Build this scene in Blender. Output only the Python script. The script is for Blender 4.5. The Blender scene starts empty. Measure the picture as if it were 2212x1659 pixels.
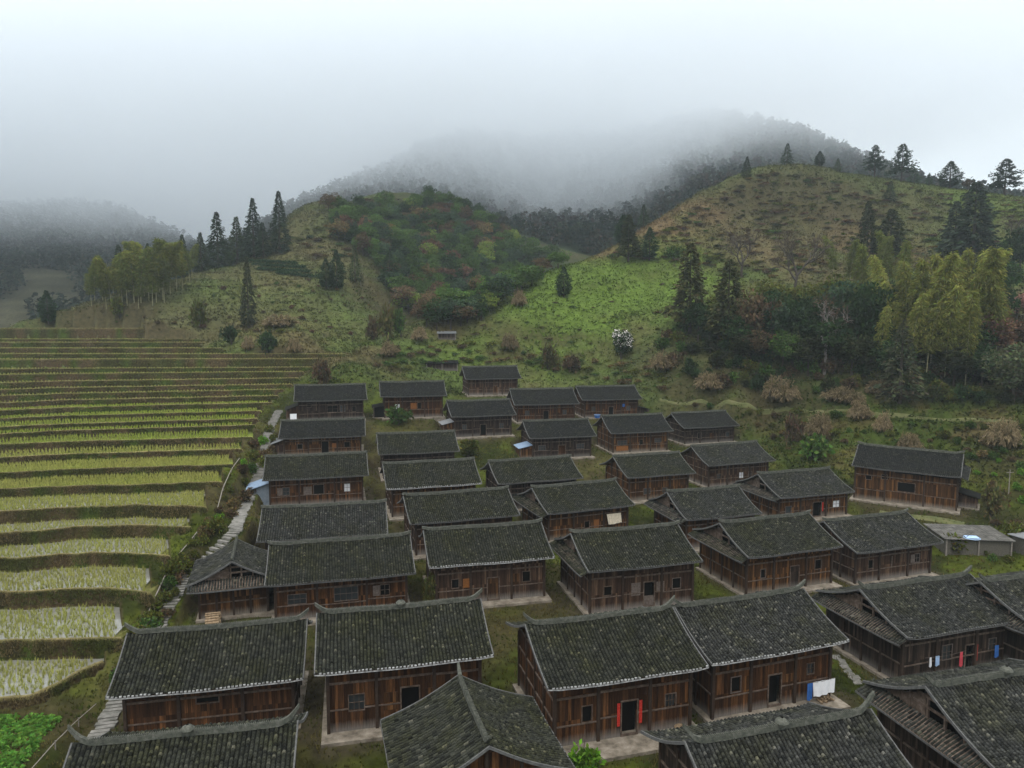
import bpy, math, random
import numpy as np
random.seed(7)
rng = np.random.default_rng(7)
C = bpy.context.scene.collection
CZ = 30.0                                  # camera height above the scene's zero level
R = math.radians

# ------------------------------------------------------------------ camera, sky, sun, exposure
PITCH = R(5.5)
FPX, CU, CV = 1550.0, 1106.0, 829.5        # focal length and centre of a 2212 x 1659 photograph
cam = bpy.data.objects.new('camera', bpy.data.cameras.new('camera'))
C.objects.link(cam)
cam.location = (0, 0, CZ)
cam.rotation_euler = (R(90) - PITCH, 0, 0)
cam.data.sensor_width = 36.0
cam.data.lens = 36.0 * FPX / 2212.0
cam.data.clip_start = 0.5
cam.data.clip_end = 6000
bpy.context.scene.camera = cam

SUN_EL, SUN_AZ = R(58), R(200)
world = bpy.data.worlds.new("World")
bpy.context.scene.world = world
world.use_nodes = True
wn, wl = world.node_tree.nodes, world.node_tree.links
wn.clear()
sky = wn.new('ShaderNodeTexSky')
sky.sky_type = 'NISHITA'
sky.sun_disc = False
sky.sun_elevation = SUN_EL
sky.sun_rotation = SUN_AZ
sky.dust_density = 4.0
bg1 = wn.new('ShaderNodeBackground')
bg1.inputs['Strength'].default_value = 0.05
hs = wn.new('ShaderNodeHueSaturation')
hs.inputs['Saturation'].default_value = 0.25
wl.new(sky.outputs[0], hs.inputs['Color'])
wl.new(hs.outputs[0], bg1.inputs['Color'])
tc = wn.new('ShaderNodeTexCoord')
sx = wn.new('ShaderNodeSeparateXYZ')
wl.new(tc.outputs['Generated'], sx.inputs[0])
nz = wn.new('ShaderNodeTexNoise')
nz.inputs['Scale'].default_value = 2.2
nz.inputs['Detail'].default_value = 3.0
wl.new(tc.outputs['Generated'], nz.inputs['Vector'])
ma = wn.new('ShaderNodeMath'); ma.operation = 'MULTIPLY_ADD'
ma.inputs[1].default_value = 0.10
wl.new(nz.outputs['Fac'], ma.inputs[0])
wl.new(sx.outputs['Z'], ma.inputs[2])
rp = wn.new('ShaderNodeValToRGB')
e = rp.color_ramp.elements
SKY = [(0.0, (.36, .405, .435)), (0.14, (.405, .455, .487)), (0.24, (.49, .54, .565)), (0.33, (.55, .59, .612)), (0.45, (.60, .63, .642)), (0.62, (1.20, 1.22, 1.22)), (1.0, (1.98, 2.0, 1.99))]
SKY = [(p, tuple(q / 2.0 for q in c)) for p, c in SKY]
e[0].position, e[0].color = SKY[0][0], (*SKY[0][1], 1)
e[1].position, e[1].color = SKY[-1][0], (*SKY[-1][1], 1)
for p_, c_ in SKY[1:-1]:
    n_ = e.new(p_); n_.color = (*c_, 1)
wl.new(ma.outputs[0], rp.inputs[0])
bg2 = wn.new('ShaderNodeBackground')
bg2.inputs['Strength'].default_value = 2.0
wl.new(rp.outputs[0], bg2.inputs['Color'])
ad = wn.new('ShaderNodeAddShader')
wl.new(bg1.outputs[0], ad.inputs[0]); wl.new(bg2.outputs[0], ad.inputs[1])
wo = wn.new('ShaderNodeOutputWorld')
wl.new(ad.outputs[0], wo.inputs['Surface'])

sl = bpy.data.lights.new('sun', 'SUN')
sl.energy = 0.7
sl.angle = R(20)
sl.color = (1.0, .97, .93)
sun = bpy.data.objects.new('sun', sl)
C.objects.link(sun)
sun.rotation_euler = (R(90) - SUN_EL, 0, R(180) - SUN_AZ)

sc = bpy.context.scene
sc.view_settings.view_transform = 'Standard'
sc.view_settings.look = 'None'
sc.view_settings.exposure = 0.42
sc.view_settings.gamma = 1.0
sc.render.engine = 'CYCLES'
sc.cycles.max_bounces = 8
sc.cycles.diffuse_bounces = 3
sc.cycles.glossy_bounces = 2
sc.cycles.transmission_bounces = 2
sc.cycles.transparent_max_bounces = 4
sc.cycles.volume_bounces = 4
sc.cycles.volume_step_rate = 1.0
sc.cycles.volume_max_steps = 96
sc.cycles.use_denoising = True
sc.cycles.use_adaptive_sampling = True
sc.cycles.adaptive_threshold = 0.015

# ------------------------------------------------------------------ measuring helpers
CP, SP = math.cos(PITCH), math.sin(PITCH)

def ray(u, v):
    """Direction (x, y=1, z) of the line of sight measured at a point of the photograph."""
    a, b = (u - CU) / FPX, (CV - v) / FPX
    y, z = CP + b * SP, -SP + b * CP
    return a / y, z / y

def at(u, v, d):
    x, z = ray(u, v)
    return (x * d, d, CZ + z * d)

def hashn(ix, iy, s):
    n = (ix.astype(np.int64) * 374761393 + iy.astype(np.int64) * 668265263 + s * 2147483647) & 0xFFFFFFFF
    n = ((n ^ (n >> 13)) * 1274126177) & 0xFFFFFFFF
    n = n ^ (n >> 16)
    return (n & 0xFFFF) / 65535.0

def vnoise(x, y, s=0):
    x = np.asarray(x, float); y = np.asarray(y, float)
    ix, iy = np.floor(x), np.floor(y)
    fx, fy = x - ix, y - iy
    fx = fx * fx * (3 - 2 * fx); fy = fy * fy * (3 - 2 * fy)
    a, b = hashn(ix, iy, s), hashn(ix + 1, iy, s)
    c, d = hashn(ix, iy + 1, s), hashn(ix + 1, iy + 1, s)
    return (a * (1 - fx) + b * fx) * (1 - fy) + (c * (1 - fx) + d * fx) * fy

def fbm(x, y, s=0, o=4):
    t, a, n = 0.0, 0.5, 0.0
    for i in range(o):
        t = t + a * vnoise(x * 2 ** i + 17.3 * i, y * 2 ** i - 9.1 * i, s + i); n += a; a *= .5
    return t / n

def sstep(a, b, x):
    t = np.clip((x - a) / (b - a), 0, 1)
    return t * t * (3 - 2 * t)

class TPS:
    def __init__(self, pts, lam=2.0):
        P = np.array(pts, float)
        self.p = P[:, :2] / 100.0
        n = len(P)
        A = np.zeros((n + 3, n + 3)); b = np.zeros(n + 3)
        A[:n, :n] = self.k(self.p, self.p) + np.eye(n) * lam * 1e-4
        A[:n, n] = 1; A[:n, n + 1:] = self.p
        A[n:, :n] = A[:n, n:].T
        b[:n] = P[:, 2]
        self.w = np.linalg.solve(A, b)
    @staticmethod
    def k(a, b):
        r2 = ((a[:, None, :] - b[None, :, :]) ** 2).sum(2)
        return .5 * r2 * np.log(r2 + 1e-12)
    def __call__(self, x, y):
        x = np.asarray(x, float); q = np.stack([x.ravel(), np.asarray(y, float).ravel()], 1) / 100.0
        out = np.empty(len(q)); n = len(self.p)
        for i in range(0, len(q), 8000):
            c = q[i:i + 8000]
            out[i:i + 8000] = self.k(c, self.p) @ self.w[:n] + self.w[n] + c @ self.w[n + 1:]
        return out.reshape(x.shape)

# ------------------------------------------------------------------ mesh helpers
def np_mesh(name, V, F, mats=(), uv=None, col=None, midx=None, smooth=False):
    V = np.asarray(V, np.float32); F = np.asarray(F, np.int32)
    me = bpy.data.meshes.new(name)
    n, (m, k) = len(V), F.shape
    me.vertices.add(n); me.vertices.foreach_set('co', V.ravel())
    me.loops.add(m * k); me.loops.foreach_set('vertex_index', F.ravel())
    me.polygons.add(m); me.polygons.foreach_set('loop_start', np.arange(m, dtype=np.int32) * k)
    if midx is not None:
        me.polygons.foreach_set('material_index', np.asarray(midx, np.int32))
    me.polygons.foreach_set('use_smooth', np.full(m, smooth, dtype=bool))
    me.update(calc_edges=True)
    if uv is not None:
        l = me.uv_layers.new(name='UVMap')
        l.data.foreach_set('uv', np.asarray(uv, np.float32)[F.ravel()].ravel())
    if col is not None:
        a = me.color_attributes.new('Col', 'FLOAT_COLOR', 'POINT')
        c = np.ones((n, 4), np.float32); c[:, :3] = col
        a.data.foreach_set('color', c.ravel())
    for mt in mats:
        me.materials.append(mt)
    return me

def obj(name, me, parent=None, loc=None, rotz=0.0):
    o = bpy.data.objects.new(name, me)
    C.objects.link(o)
    if parent is not None: o.parent = parent
    if loc is not None: o.location = loc
    o.rotation_euler = (0, 0, rotz)
    return o

def tag(o, label, cat, group=None):
    o['label'] = label; o['category'] = cat
    if group: o['group'] = group
    return o

def empty(name, loc, rotz=0.0):
    o = bpy.data.objects.new(name, None)
    C.objects.link(o)
    o.location = loc; o.rotation_euler = (0, 0, rotz); o.empty_display_size = .3
    return o

def copy_tree(o, loc, rotz=0.0, scale=None):
    r = o.copy(); C.objects.link(r)
    r.location = loc; r.rotation_euler = (0, 0, rotz)
    if scale is not None: r.scale = scale
    for ch in o.children:
        c = ch.copy(); C.objects.link(c); c.parent = r
        for g in ch.children:
            d = g.copy(); C.objects.link(d); d.parent = c
    return r

class MB:
    """Collects quads of one part."""
    def __init__(s): s.V = []; s.F = []; s.M = []; s.n = 0
    def quads(s, V, F, m=0):
        V = np.asarray(V, float).reshape(-1, 3); F = np.asarray(F, int).reshape(-1, 4)
        s.V.append(V); s.F.append(F + s.n); s.M += [m] * len(F); s.n += len(V); return s
    def box(s, x0, x1, y0, y1, z0, z1, m=0):
        V = [(x0, y0, z0), (x1, y0, z0), (x1, y1, z0), (x0, y1, z0), (x0, y0, z1), (x1, y0, z1), (x1, y1, z1), (x0, y1, z1)]
        return s.quads(V, [(0, 3, 2, 1), (4, 5, 6, 7), (0, 1, 5, 4), (1, 2, 6, 5), (2, 3, 7, 6), (3, 0, 4, 7)], m)
    def bar(s, a, b, w, h=None, m=0):
        a, b = np.array(a, float), np.array(b, float); h = h or w
        d = b - a; d /= np.linalg.norm(d) + 1e-9
        up = np.array([0, 0, 1.]) if abs(d[2]) < .95 else np.array([0, 1., 0])
        r = np.cross(d, up); r /= np.linalg.norm(r); q = np.cross(r, d)
        o = [r * w / 2 * i + q * h / 2 * j for i, j in ((-1, -1), (1, -1), (1, 1), (-1, 1))]
        V = [a + k for k in o] + [b + k for k in o]
        return s.quads(V, [(0, 1, 2, 3), (7, 6, 5, 4), (0, 4, 5, 1), (1, 5, 6, 2), (2, 6, 7, 3), (3, 7, 4, 0)], m)
    def tube(s, pts, rad, n=6, m=0):
        pts = np.array(pts, float); rad = np.broadcast_to(np.array(rad, float), (len(pts),))
        t = np.gradient(pts, axis=0); t /= np.linalg.norm(t, axis=1)[:, None] + 1e-9
        up = np.array([.31, .95, .05]) if abs(t[0][2]) > .7 else np.array([0, 0, 1.])
        r = np.cross(t, up); r /= np.linalg.norm(r, axis=1)[:, None] + 1e-9; q = np.cross(r, t)
        a = np.arange(n) / n * 2 * np.pi
        V = pts[:, None, :] + rad[:, None, None] * (np.cos(a)[None, :, None] * r[:, None, :] + np.sin(a)[None, :, None] * q[:, None, :])
        k = len(pts); i = np.arange(k - 1)[:, None] * n; j = np.arange(n)[None, :]; j2 = (j + 1) % n
        F = np.stack([i + j, i + j2, i + n + j2, i + n + j], -1).reshape(-1, 4)
        return s.quads(V.reshape(-1, 3), F, m)
    def ribbon(s, pts, w, h, m=0, axis=(0, 1, 0)):
        """A bar of width w (along axis) and height h that follows pts; closed ends."""
        pts = np.array(pts, float); ax = np.array(axis, float)
        w = np.broadcast_to(np.array(w, float), (len(pts),)); h = np.broadcast_to(np.array(h, float), (len(pts),))
        z = np.array([0, 0, 1.]); V = []
        for p, a, b in zip(pts, w, h):
            V += [p - ax * a / 2, p + ax * a / 2, p + ax * a / 2 * .8 + z * b, p - ax * a / 2 * .8 + z * b]
        k = len(pts); F = []
        for i in range(k - 1):
            for j in range(4):
                F.append((i * 4 + j, i * 4 + (j + 1) % 4, i * 4 + 4 + (j + 1) % 4, i * 4 + 4 + j))
        F += [(0, 3, 2, 1), (k * 4 - 4, k * 4 - 3, k * 4 - 2, k * 4 - 1)]
        return s.quads(V, F, m)
    def build(s, name, mats, parent=None, **kw):
        mats = mats if isinstance(mats, (list, tuple)) else [mats]
        return obj(name, np_mesh(name, np.concatenate(s.V), np.concatenate(s.F), mats, midx=s.M, **kw), parent)

# ------------------------------------------------------------------ materials
def new_mat(name, rough=.8, spec=.3):
    m = bpy.data.materials.new(name); m.use_nodes = True
    nt = m.node_tree; b = nt.nodes['Principled BSDF']
    b.inputs['Roughness'].default_value = rough
    b.inputs['Specular IOR Level'].default_value = spec
    return m, nt.nodes, nt.links, b

def nd(n, t, **kw):
    x = n.new('ShaderNode' + t)
    for k, v in kw.items():
        if k in ('operation', 'blend_type', 'data_type', 'noise_dimensions', 'attribute_name', 'feature'): setattr(x, k, v)
        else: x.inputs[k].default_value = v
    return x

def ramp(n, pts):
    r = n.new('ShaderNodeValToRGB'); el = r.color_ramp.elements
    el[0].position, el[0].color = pts[0][0], (*pts[0][1], 1)
    el[1].position, el[1].color = pts[-1][0], (*pts[-1][1], 1)
    for p, c in pts[1:-1]:
        q = el.new(p); q.color = (*c, 1)
    return r

def bump(n, l, b, src, dist=.05, st=.6):
    x = nd(n, 'Bump', Strength=st, Distance=dist)
    l.new(src, x.inputs['Height']); l.new(x.outputs[0], b.inputs['Normal'])

def mat_tile(name, dark, mid, light, moss):
    m, n, l, b = new_mat(name, .9, .1)
    uv = n.new('ShaderNodeUVMap')
    fl = n.new('ShaderNodeVectorMath'); fl.operation = 'FLOOR'
    l.new(uv.outputs[0], fl.inputs[0])
    oi = n.new('ShaderNodeObjectInfo')
    va = n.new('ShaderNodeVectorMath'); va.operation = 'ADD'
    l.new(fl.outputs[0], va.inputs[0]); l.new(oi.outputs['Location'], va.inputs[1])
    wh = n.new('ShaderNodeTexWhiteNoise'); l.new(va.outputs[0], wh.inputs['Vector'])
    r1 = ramp(n, [(0, dark), (.4, mid), (.8, [a * 1.4 for a in mid]), (.95, [a * 1.8 for a in mid]), (1, [a * .8 for a in light])])
    l.new(wh.outputs['Value'], r1.inputs[0])
    tc = n.new('ShaderNodeTexCoord')
    ns = nd(n, 'TexNoise', Scale=.55, Detail=5.0, Roughness=.65); l.new(tc.outputs['Object'], ns.inputs['Vector'])
    r2 = ramp(n, [(.42, (0, 0, 0)), (.62, (1, 1, 1))]); l.new(ns.outputs['Fac'], r2.inputs[0])
    mx = nd(n, 'Mix', data_type='RGBA'); l.new(r2.outputs[0], mx.inputs[0])
    mul = nd(n, 'MixRGB', blend_type='MULTIPLY', Fac=1.0, Color2=(*moss, 1))
    l.new(r1.outputs[0], mul.inputs['Color1'])
    l.new(r1.outputs[0], mx.inputs[6]); l.new(mul.outputs[0], mx.inputs[7])
    n2 = nd(n, 'TexNoise', Scale=17.0, Detail=4.0); l.new(tc.outputs['Object'], n2.inputs['Vector'])
    r3 = ramp(n, [(.3, (.6, .6, .6)), (.6, (1.2, 1.2, 1.2)), (.74, (1.9, 1.9, 1.8))]); l.new(n2.outputs['Fac'], r3.inputs[0])
    m2 = nd(n, 'MixRGB', blend_type='MULTIPLY', Fac=1.0)
    l.new(mx.outputs[2], m2.inputs['Color1']); l.new(r3.outputs[0], m2.inputs['Color2'])
    fu = n.new('ShaderNodeVectorMath'); fu.operation = 'FRACTION'; l.new(uv.outputs[0], fu.inputs[0])
    sx = n.new('ShaderNodeSeparateXYZ'); l.new(fu.outputs[0], sx.inputs[0])
    r4 = ramp(n, [(0, (.28, .28, .28)), (.22, (1, 1, 1)), (.80, (1, 1, 1)), (1, (.28, .28, .28))]); l.new(sx.outputs['X'], r4.inputs[0])      # each tile column darkens to both edges so the ribs read
    m3 = nd(n, 'MixRGB', blend_type='MULTIPLY', Fac=1.0); l.new(m2.outputs[0], m3.inputs['Color1']); l.new(r4.outputs[0], m3.inputs['Color2'])
    l.new(m3.outputs[0], b.inputs['Base Color'])
    bump(n, l, b, n2.outputs['Fac'], .02, .5)
    return m

def mat_wood(name, c0, c1, c2, pale):
    """Vertical boards with their own tone, long streaks and a bleached foot."""
    m, n, l, b = new_mat(name, .85, .1)
    tc = n.new('ShaderNodeTexCoord')
    s = n.new('ShaderNodeSeparateXYZ'); l.new(tc.outputs['Object'], s.inputs[0])
    a = nd(n, 'Math', operation='ADD'); l.new(s.outputs['X'], a.inputs[0]); l.new(s.outputs['Y'], a.inputs[1])
    k = nd(n, 'Math', operation='MULTIPLY'); k.inputs[1].default_value = 5.2; l.new(a.outputs[0], k.inputs[0])
    f = nd(n, 'Math', operation='FLOOR'); l.new(k.outputs[0], f.inputs[0])
    zf = nd(n, 'Math', operation='MULTIPLY'); zf.inputs[1].default_value = .62; l.new(s.outputs['Z'], zf.inputs[0])
    zfl = nd(n, 'Math', operation='FLOOR'); l.new(zf.outputs[0], zfl.inputs[0])
    oi = n.new('ShaderNodeObjectInfo')
    cb = n.new('ShaderNodeCombineXYZ'); l.new(f.outputs[0], cb.inputs[0]); l.new(zfl.outputs[0], cb.inputs[1]); l.new(oi.outputs['Random'], cb.inputs[2])
    wh = n.new('ShaderNodeTexWhiteNoise'); l.new(cb.outputs[0], wh.inputs['Vector'])
    r1 = ramp(n, [(0, c0), (.55, c1), (.9, c2), (1, [min(1, q * 1.5) for q in c2])]); l.new(wh.outputs['Value'], r1.inputs[0])
    mp = n.new('ShaderNodeMapping'); mp.inputs['Scale'].default_value = (9, 9, .55); l.new(tc.outputs['Object'], mp.inputs['Vector'])
    ns = nd(n, 'TexNoise', Scale=1.6, Detail=6.0, Roughness=.7); l.new(mp.outputs[0], ns.inputs['Vector'])
    r2 = ramp(n, [(.3, (.35, .35, .35)), (.55, (1, 1, 1)), (.75, (2.0, 1.75, 1.5))]); l.new(ns.outputs['Fac'], r2.inputs[0])
    mu = nd(n, 'MixRGB', blend_type='MULTIPLY', Fac=1.0); l.new(r1.outputs[0], mu.inputs['Color1']); l.new(r2.outputs[0], mu.inputs['Color2'])
    # bleached foot of the wall, ragged upper edge
    zz = nd(n, 'Math', operation='MULTIPLY_ADD'); zz.inputs[1].default_value = -.75; l.new(ns.outputs['Fac'], zz.inputs[0]); l.new(s.outputs['Z'], zz.inputs[2])
    r3 = ramp(n, [(0, (.8, .8, .8)), (.22, (.45, .45, .45)), (.6, (0, 0, 0))])
    sh = nd(n, 'Math', operation='ADD'); sh.inputs[1].default_value = .28; l.new(zz.outputs[0], sh.inputs[0]); l.new(sh.outputs[0], r3.inputs[0])
    mx = nd(n, 'Mix', data_type='RGBA'); l.new(r3.outputs[0], mx.inputs[0]); l.new(mu.outputs[0], mx.inputs[6]); mx.inputs[7].default_value = (*pale, 1)
    # dark joints
    fr = nd(n, 'Math', operation='FRACT'); l.new(k.outputs[0], fr.inputs[0])
    gr = ramp(n, [(0, (.25, .25, .25)), (.09, (1, 1, 1)), (1, (1, 1, 1))]); l.new(fr.outputs[0], gr.inputs[0])
    mg = nd(n, 'MixRGB', blend_type='MULTIPLY', Fac=1.0); l.new(mx.outputs[2], mg.inputs['Color1']); l.new(gr.outputs[0], mg.inputs['Color2'])
    l.new(mg.outputs[0], b.inputs['Base Color'])
    bump(n, l, b, gr.outputs[0], .02, .7)
    return m

def mat_noise(name, cols, scale=2.0, rough=.85, spec=.25, bmp=.03, detail=5.0, metal=0.0):
    m, n, l, b = new_mat(name, rough, spec)
    b.inputs['Metallic'].default_value = metal
    tc = n.new('ShaderNodeTexCoord')
    ns = nd(n, 'TexNoise', Scale=scale, Detail=detail, Roughness=.65); l.new(tc.outputs['Object'], ns.inputs['Vector'])
    k = len(cols)
    r = ramp(n, [(.3 + .4 * i / max(1, k - 1), c) for i, c in enumerate(cols)]); l.new(ns.outputs['Fac'], r.inputs[0])
    l.new(r.outputs[0], b.inputs['Base Color'])
    if bmp: bump(n, l, b, ns.outputs['Fac'], bmp, .6)
    return m

def mat_attr(name, rough=.8, spec=.15, sc=3.0, lo=.6, hi=1.4, bmp=0.0, trans=0.0):
    """Colour stored on the mesh (kind of plant at that spot) times the object's own colour and fine noise."""
    m, n, l, b = new_mat(name, rough, spec)
    at_ = nd(n, 'Attribute', attribute_name='Col')
    oi = n.new('ShaderNodeObjectInfo')
    mu = nd(n, 'MixRGB', blend_type='MULTIPLY', Fac=1.0); l.new(at_.outputs['Color'], mu.inputs['Color1']); l.new(oi.outputs['Color'], mu.inputs['Color2'])
    tc = n.new('ShaderNodeTexCoord')
    ns = nd(n, 'TexNoise', Scale=sc, Detail=6.0, Roughness=.7); l.new(tc.outputs['Object'], ns.inputs['Vector'])
    r = ramp(n, [(.3, (lo,) * 3), (.7, (hi,) * 3)]); l.new(ns.outputs['Fac'], r.inputs[0])
    m2 = nd(n, 'MixRGB', blend_type='MULTIPLY', Fac=1.0); l.new(mu.outputs[0], m2.inputs['Color1']); l.new(r.outputs[0], m2.inputs['Color2'])
    l.new(m2.outputs[0], b.inputs['Base Color'])
    if bmp: bump(n, l, b, ns.outputs['Fac'], bmp, .8)
    if trans:
        out = n['Material Output']; t = n.new('ShaderNodeBsdfTranslucent'); l.new(m2.outputs[0], t.inputs['Color'])
        ms = nd(n, 'MixShader', Fac=trans); l.new(b.outputs[0], ms.inputs[1]); l.new(t.outputs[0], ms.inputs[2]); l.new(ms.outputs[0], out.inputs['Surface'])
    return m

M = {}
M['tile'] = [mat_tile('roof_tile_moss', (.007, .0075, .006), (.018, .019, .0145), (.095, .092, .07), (.95, .95, .66)),
             mat_tile('roof_tile_grey', (.008, .0085, .008), (.0215, .0222, .0202), (.115, .113, .098), (.95, .95, .72)),
             mat_tile('roof_tile_dark', (.006, .0062, .006), (.0135, .0142, .0135), (.065, .064, .056), (.95, .95, .75))]
M['wood'] = [mat_wood('boards_brown', (.021, .0095, .0045), (.046, .0205, .0085), (.085, .038, .0145), (.16, .145, .13)),
             mat_wood('boards_grey_brown', (.024, .0135, .009), (.048, .027, .017), (.085, .052, .033), (.18, .165, .15)),
             mat_wood('boards_orange', (.026, .012, .005), (.055, .026, .010), (.11, .052, .018), (.17, .15, .125)),
             mat_wood('boards_black', (.013, .009, .007), (.026, .018, .014), (.05, .035, .026), (.12, .11, .10))]
M['beam'] = mat_noise('beam_wood', [(.035, .023, .016), (.08, .057, .042), (.15, .115, .092)], 3.0, .8)
M['post'] = mat_noise('post_wood', [(.018, .011, .007), (.04, .024, .015)], 3.0, .8)
M['frame'] = mat_noise('window_frame_wood', [(.06, .045, .036), (.14, .115, .10)], 6.0, .8)
M['ridge'] = mat_noise('ridge_tiles', [(.025, .028, .024), (.055, .058, .045), (.10, .10, .085)], 5.0, .8, bmp=.04)
M['lime'] = mat_noise('limewashed_tile_ends', [(.08, .08, .08), (.24, .24, .235), (.42, .42, .41)], 5.0, .8)
M['greyend'] = mat_noise('grey_tile_ends', [(.04, .04, .04), (.10, .10, .095)], 5.0, .8)
M['dark'] = mat_noise('dark_interior', [(.003, .003, .003), (.007, .006, .005)], 1.0, .9, .05, 0)  # near-black colour stands in for the unlit space behind openings
M['glass'] = mat_noise('old_window_glass', [(.012, .016, .018), (.03, .036, .04)], 1.5, .35, .4, 0)
M['plinth'] = mat_noise('stone_plinth', [(.07, .058, .042), (.165, .14, .108), (.27, .235, .19)], 1.3, .9)
M['cloth'] = mat_noise('white_cloth', [(.62, .64, .68), (.75, .76, .78)], 3.0, .9, .1)
M['stone'] = mat_noise('path_stone', [(.07, .07, .06), (.135, .13, .115), (.21, .20, .185)], 1.8, .9)
M['foliage'] = mat_attr('foliage', .9, .04, 1.2, .7, 1.3, 0, .2)
M['ground'] = mat_attr('ground_cover', .97, .03, 1.1, .5, 1.5, .12)
M['bank'] = mat_attr('terrace_earth', .97, .03, 2.2, .5, 1.6, .15)
M['bark'] = mat_noise('bark', [(.025, .02, .016), (.06, .048, .038)], 8.0, .9)
M['palebark'] = mat_noise('pale_bark', [(.12, .105, .09), (.24, .215, .19)], 8.0, .9)
def plain(name, c, rough=.8, spec=.2, var=.25):
    return mat_noise(name, [[q * (1 - var) for q in c], [q * (1 + var) for q in c]], 4.0, rough, spec, .01)
M['water'] = mat_noise('paddy_water', [(.13, .128, .108), (.19, .187, .165)], .8, .06, .5, 0)
# ------------------------------------------------------------------ where the houses stand: x, y, z, turn, width, depth, eave height, pitch
HS = {
'H1':(-20.39,48.15,-27.36,0.207,10.31,7.14,3.90,0.454),'H2':(-7.82,48.71,-26.89,0.223,9.91,7.47,4.73,0.416),
'H3':(6.09,47.35,-26.83,0.269,9.35,7.87,4.56,0.389),'H4':(16.92,51.22,-27.19,0.316,9.65,7.54,4.62,0.411),
'H5':(33.03,56.82,-27.62,0.301,10.42,7.77,4.21,0.390),'H6':(43.80,58.12,-27.3,0.311,11.50,7.37,4.14,0.387),
'B1':(-16.92,35.53,-27.66,0.183,9.57,7.58,3.96,0.451),'B2':(-2.2,38.2,-27.45,1.85,6.3,7.6,3.65,0.44),
'B3':(13.76,34.77,-26.81,0.276,9.50,7.57,3.95,0.450),'B4':(28.64,39.77,-26.60,0.253,10.38,7.49,4.02,0.432),
'W1':(-25.4,63.9,-26.4,1.87,5.6,5.6,3.5,0.47),
'R2b':(-15.95,65.24,-26.55,0.237,11.32,7.46,3.84,0.432),'R2c':(-2.80,68.55,-26.58,0.228,10.24,7.55,4.25,0.412),
'R2d':(10.90,67.34,-26.71,0.253,10.15,7.87,4.46,0.405),'R2e':(26.33,72.85,-27.08,0.319,10.16,7.83,4.27,0.408),
'R2f':(39.42,78.05,-27.97,0.315,10.12,7.87,3.87,0.399),'R3a':(-19.62,73.73,-25.71,0.209,11.09,7.33,4.05,0.436),
'R3b':(-6.32,80.55,-25.86,0.305,10.78,7.25,4.01,0.410),'R3c':(7.72,87.16,-26.22,0.359,10.44,7.97,3.71,0.384),
'R3d':(23.55,86.58,-27.15,0.281,9.03,7.71,3.95,0.430),'R3e':(39.26,98.27,-27.11,0.296,10.86,8.08,3.58,0.417),
'R3f':(57.0,101.6,-26.3,-0.60,12.6,8.1,5.1,0.45),'R4a':(-25.55,92.60,-23.84,0.242,11.30,7.35,3.87,0.421),
'R4b':(-10.71,91.27,-24.72,0.264,10.34,7.60,4.03,0.432),'R4c':(2.46,96.20,-25.22,0.300,10.24,7.41,3.99,0.411),
'R4d':(19.70,103.56,-25.97,0.304,9.27,7.55,3.83,0.424),'R4e':(33.83,112.85,-26.18,0.331,10.75,7.59,3.85,0.434),
'R5a':(-29.56,111.48,-21.20,0.204,11.25,7.22,3.10,0.418),'R5b':(-14.21,105.18,-23.20,0.229,10.02,7.48,3.99,0.430),
'R5c':(7.40,120.50,-23.42,0.230,10.00,7.34,3.82,0.439),'R5d':(21.54,127.62,-23.80,0.235,10.13,7.56,3.89,0.471),
'R5e':(36.42,138.70,-24.19,0.306,10.60,7.61,3.44,0.440),'R6a':(-32.38,127.35,-18.12,0.256,10.80,7.58,3.78,0.440),
'R6b':(-18.52,132.16,-18.39,0.208,10.34,7.47,4.23,0.435),'R6c':(-6.00,127.11,-20.97,0.269,10.00,7.46,3.95,0.432),
'R6d':(5.75,138.88,-20.15,0.185,11.07,7.66,3.73,0.475),'R6e':(19.39,148.06,-20.58,0.189,11.17,7.49,3.94,0.445),
'R7':(-4.76,152.75,-16.64,0.213,10.32,7.46,3.79,0.440),
}
HS = {k: (a[0], a[1], a[2] + CZ) + tuple(a[3:]) for k, a in HS.items()}

# ------------------------------------------------------------------ terraced hillside: one lip line per terrace
LIPS = [(1481,1562),(1365,1441),(1278,1329),(1216.7,1250),(1169.7,1190.5),(1121,1144),(1076,1096.7),(1040,1058),(1012,1023.5),(982.7,995),
        (965.5,970),(946.5,955),(931,936.6),(914,918.3),(899,901.5),(884,886.5),(871,873.5),(856,858.5),(839,841.5),(828,830),(807,809),
        (795,797),(782,784),(769.5,771),(762,764),(737,739)]
UEND = [222,262,325,366,412,445,480,502,522,545,550,555,562,586,600,612,630,645,655,675,690,745,480,440,432,310]
SLP = [0,.03,.05,.065,.09,.07,.05,.053,.053,.045,.055,.05,.045,.045,.04,.035,.03,.025,.017,.01,.005,0,0,0,0,0]
tz, ty = [], []
_d, _z = 48.0, None
for i, (f_, l_) in enumerate(LIPS):
    tl, tf = -ray(140, l_ / 1.0416)[1], -ray(140, f_ / 1.0416)[1]
    if i == 0: _z = -_d * tl
    else:
        h_ = (-_z - tl * _d) / (1 + tl * .6); _d += h_ * .6; _z += h_
    g_ = 1 + .20 * min(1, max(0, (i - 5) / 15.0)) + .06 * max(0, (i - 20) / 5.0)   # the upper fields widen
    tz.append(_z * g_ + CZ); ty.append(_d * g_)
    _d = -_z / tf
NT = len(LIPS); NU = 70
TX = np.zeros((NT, NU)); TY = np.zeros((NT, NU))
U0 = -420.0
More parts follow.
